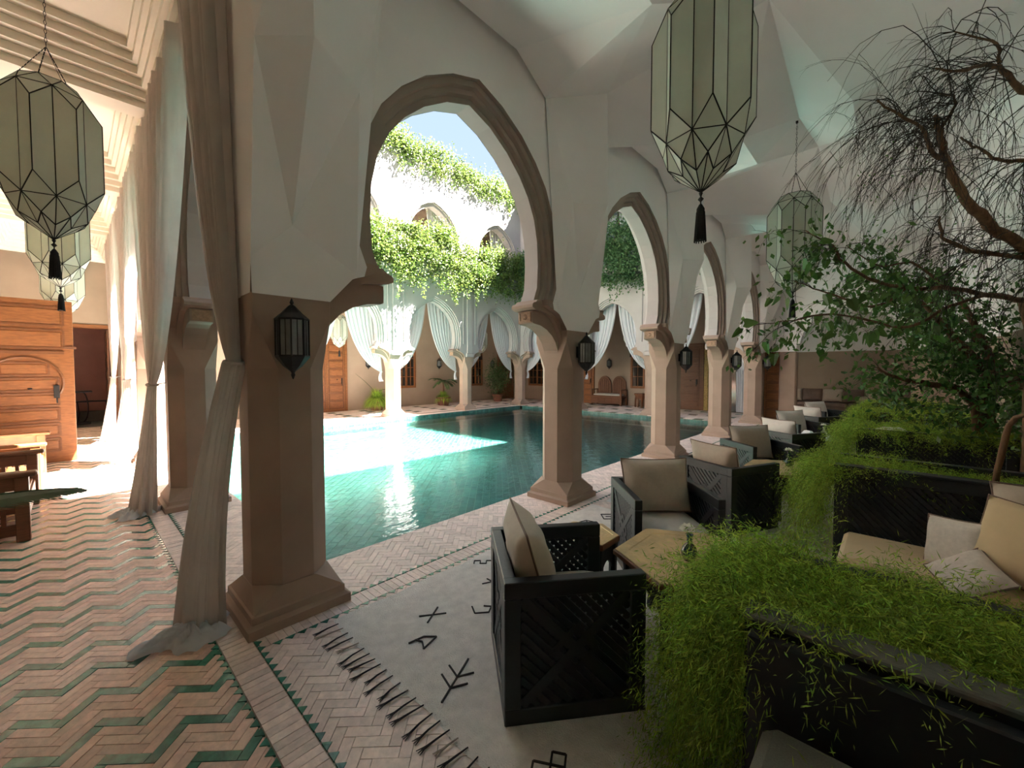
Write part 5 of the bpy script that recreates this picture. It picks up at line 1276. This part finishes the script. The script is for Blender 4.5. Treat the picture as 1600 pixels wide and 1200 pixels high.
def bare_tree():
    t = thing('bare_tree', (4.95, -.84, .72), 0, 'bare twisted tree with dense fine dark twigs, upper right', 'tree'); o = Vector((4.95, -.84, .72))
    def L(l): return [tuple(Vector(p)-o) for p in l]
    R_ = []
    R_ += branch(t, L([(4.95,-.84,.72), (4.98,-.85,1.3), (5.2,-.88,1.9), (5.25,-.9,2.38)]), .07, .055, 'trunk')
    R_ = []
    A = branch(t, L([(5.23,-.88,2.38), (5.09,-.73,2.56), (4.96,-.58,2.66), (4.79,-.46,2.79), (4.62,-.34,2.94), (4.56,-.26,3.18), (4.52,-.21,3.4), (4.51,-.19,3.52)]), .05, .014)
    R_ += A
    for l, r0, r1 in (([(4.56,-.26,3.18), (4.48,-.17,3.25), (4.36,-.11,3.39), (4.16,.03,3.46), (4.08,.13,3.57)], .018, .006), ([(4.52,-.21,3.4), (4.6,-.29,3.57), (4.6,-.28,3.66), (4.54,-.21,3.69)], .012, .006),
                      ([(5.1,-.8,2.5), (5.25,-.95,3.0), (4.93,-.79,3.55), (4.81,-.65,3.64), (4.73,-.56,3.76), (4.64,-.46,3.83), (4.34,-.29,3.71), (4.23,-.17,3.73)], .035, .006), ([(4.68,-.51,3.83), (4.69,-.51,3.95), (4.59,-.4,4.02), (4.47,-.26,4.07)], .012, .004),
                      ([(5.1,-.9,3.2), (5.27,-.73,3.28), (5.13,-.58,3.28), (5.03,-.46,3.38), (4.78,-.34,3.41)], .02, .006), ([(5.18,-.86,2.45), (5.04,-.52,2.53), (4.9,-.37,2.59), (4.82,-.27,2.66), (4.8,-.24,2.82)], .022, .008)):
        R_ += branch(t, L(l), r0, r1)
    # arching twigs sweep towards the pool side and down
    W_ = [p+o for p in R_]
    g = MB(); tt = bpy.data.objects.new('twig_cloud', None)
    bpy.data.objects.remove(tt)
    tips = twigs_world(t, W_, o, 300, (.35, 1.05), (-.25, .9, .35), 1.3, seed=3)
    g2 = np.random.RandomState(3); P = np.array([tuple(p) for p in tips]); P = P[g2.randint(0, len(P), 700)]; P = P[P[:, 2] < 3.2]; 
    leaves(P-np.array(o), g2.normal(size=P.shape)-np.array([0, 0, .6]), g2.uniform(.012, .03, len(P)), g2.uniform(.008, .014, len(P)), 'small_leaves', M['leaf'], t, kind='stuff')
def twigs_world(t, roots, o, *a, **k):
    g = MB(); store = {}
    # build in world space, then shift into the thing's frame
    before = set(bpy.data.objects); tips = twigs(t, roots, *a, **k); ob = [x for x in bpy.data.objects if x not in before][0]
    ob.data.transform(Matrix.Translation(-Vector(o))); return tips
bare_tree()
def leafy_vine():
    o = Vector((5.75, -.9, .9)); t = thing('leafy_climber', tuple(o), 0, 'dark leafy climber with heart-shaped leaves hanging in front of the second lantern', 'plant')
    def L(l): return [tuple(Vector(p)-o) for p in l]
    R_ = []
    branch(t, L([(5.75,-.9,.5), (5.8,-.9,1.2), (5.75,-.88,1.8), (5.72,-.83,2.2)]), .04, .03, 'trunk')
    for l, r0, r1 in (([(5.72,-.83,2.2), (5.49,-.58,2.25), (5.12,-.32,2.29), (4.75,-.08,2.27), (4.44,.11,2.3), (4.14,.3,2.43), (4.07,.37,2.56), (3.94,.52,2.68)], .026, .004), ([(4.75,-.08,2.27), (4.43,.11,2.1), (4.16,.25,2.13), (3.87,.42,2.19), (3.74,.57,2.26)], .012, .003),
                      ([(5.49,-.58,2.25), (5.11,-.33,2.13), (4.74,-.09,1.95), (4.4,.14,1.99), (4.06,.36,2.03), (3.73,.56,1.97), (3.63,.67,1.95)], .016, .003), ([(5.12,-.32,2.29), (4.9,-.1,2.5), (4.6,.1,2.45), (4.3,.3,2.6)], .012, .003)):
        R_ += [p+o for p in branch(t, L(l), r0, r1)]
    R2 = [p for p in R_ if p.x < 5.2]
    tips = twigs_world(t, R2, o, 70, (.15, .45), (-.5, .5, 0), .6, seed=8, sub=2, r_=.003)
    g = random.Random(5); pool_ = tips+R2
    for i in range(190):
        p = g.choice(pool_)+Vector((g.gauss(0, .03), g.gauss(0, .03), g.gauss(0, .03)-.01)); l = link_mesh('leaf', HM[g.randint(0, 2)], t, tuple(p-o)); l.rotation_euler = (g.gauss(0, .5), g.gauss(0, .45), g.uniform(0, 6.28)); s_ = g.uniform(.7, 1.15); l.scale = (s_, s_, s_)
    g2 = np.random.RandomState(9); P = np.array([tuple(p) for p in pool_]); P = P[g2.randint(0, len(P), 900)]+g2.normal(size=(900, 3))*.07
    leaves(P-np.array(o), g2.normal(size=P.shape)-np.array([0, 0, .9]), g2.uniform(.03, .07, 900), g2.uniform(.02, .035, 900), 'small_leaves', M['leaf'], t, kind='stuff')
leafy_vine()
def orange_tree():
    o = Vector((7.42, -.83, .72)); t = thing('gnarled_tree', tuple(o), 0, 'gnarled tree with orange-brown trunk and dark crown growing from the third planter', 'tree')
    def L(l): return [tuple(Vector(p)-o) for p in l]
    branch(t, L([(7.45,-.86,.72), (7.42,-.81,1.11), (7.32,-.83,1.42), (7.36,-.86,1.65)]), .11, .075, 'trunk'); branch(t, L([(7.30,-.78,.72), (7.30,-.74,1.1), (7.25,-.8,1.5)]), .05, .04, 'trunk')
    R_ = []
    for l, r0, r1 in (([(7.36,-.86,1.6), (6.76,-.96,1.44), (6.17,-1.0,1.34)], .07, .05), ([(7.32,-.82,1.55), (6.8,-.55,1.86), (6.38,-.36,2.12), (6.1,-.2,2.31)], .06, .015), ([(7.41,-.8,1.05), (7.09,-.58,1.35), (6.69,-.3,1.43), (6.3,-.03,1.5), (6.04,.12,1.61)], .05, .01),
                      ([(7.36,-.86,1.65), (7.3,-.7,2.1), (7.1,-.5,2.5), (6.9,-.2,2.7)], .05, .012), ([(7.36,-.86,1.65), (7.6,-.6,2.2), (7.7,-.3,2.5)], .04, .012)):
        R_ += [p+o for p in branch(t, L(l), r0, r1)]
    tips = twigs_world(t, R_, o, 130, (.25, .7), (-.4, .6, .3), .5, seed=12, sub=2, r_=.004)
    g2 = np.random.RandomState(19); P = np.array([tuple(p) for p in tips]); n_ = 5200; P = P[g2.randint(0, len(P), n_)]+g2.normal(size=(n_, 3))*.10; P[:, 1] = np.maximum(P[:, 1], BACKY+.05)
    leaves(P-np.array(o), g2.normal(size=P.shape)-np.array([0, 0, .8]), g2.uniform(.04, .10, n_), g2.uniform(.025, .05, n_), 'leaves', M['leaf'], t, kind='stuff')
orange_tree()
t = thing('dead_branch', (4.48, -.6, .83), 0, 'bare reddish branch stub arching out beside the tree at the right edge', 'branch'); branch(t, [(.0,.04,-.05), (.04,-.02,.37-.0), (-.05,-.06,.45), (-.26,-.14,.51)], .02, .012)
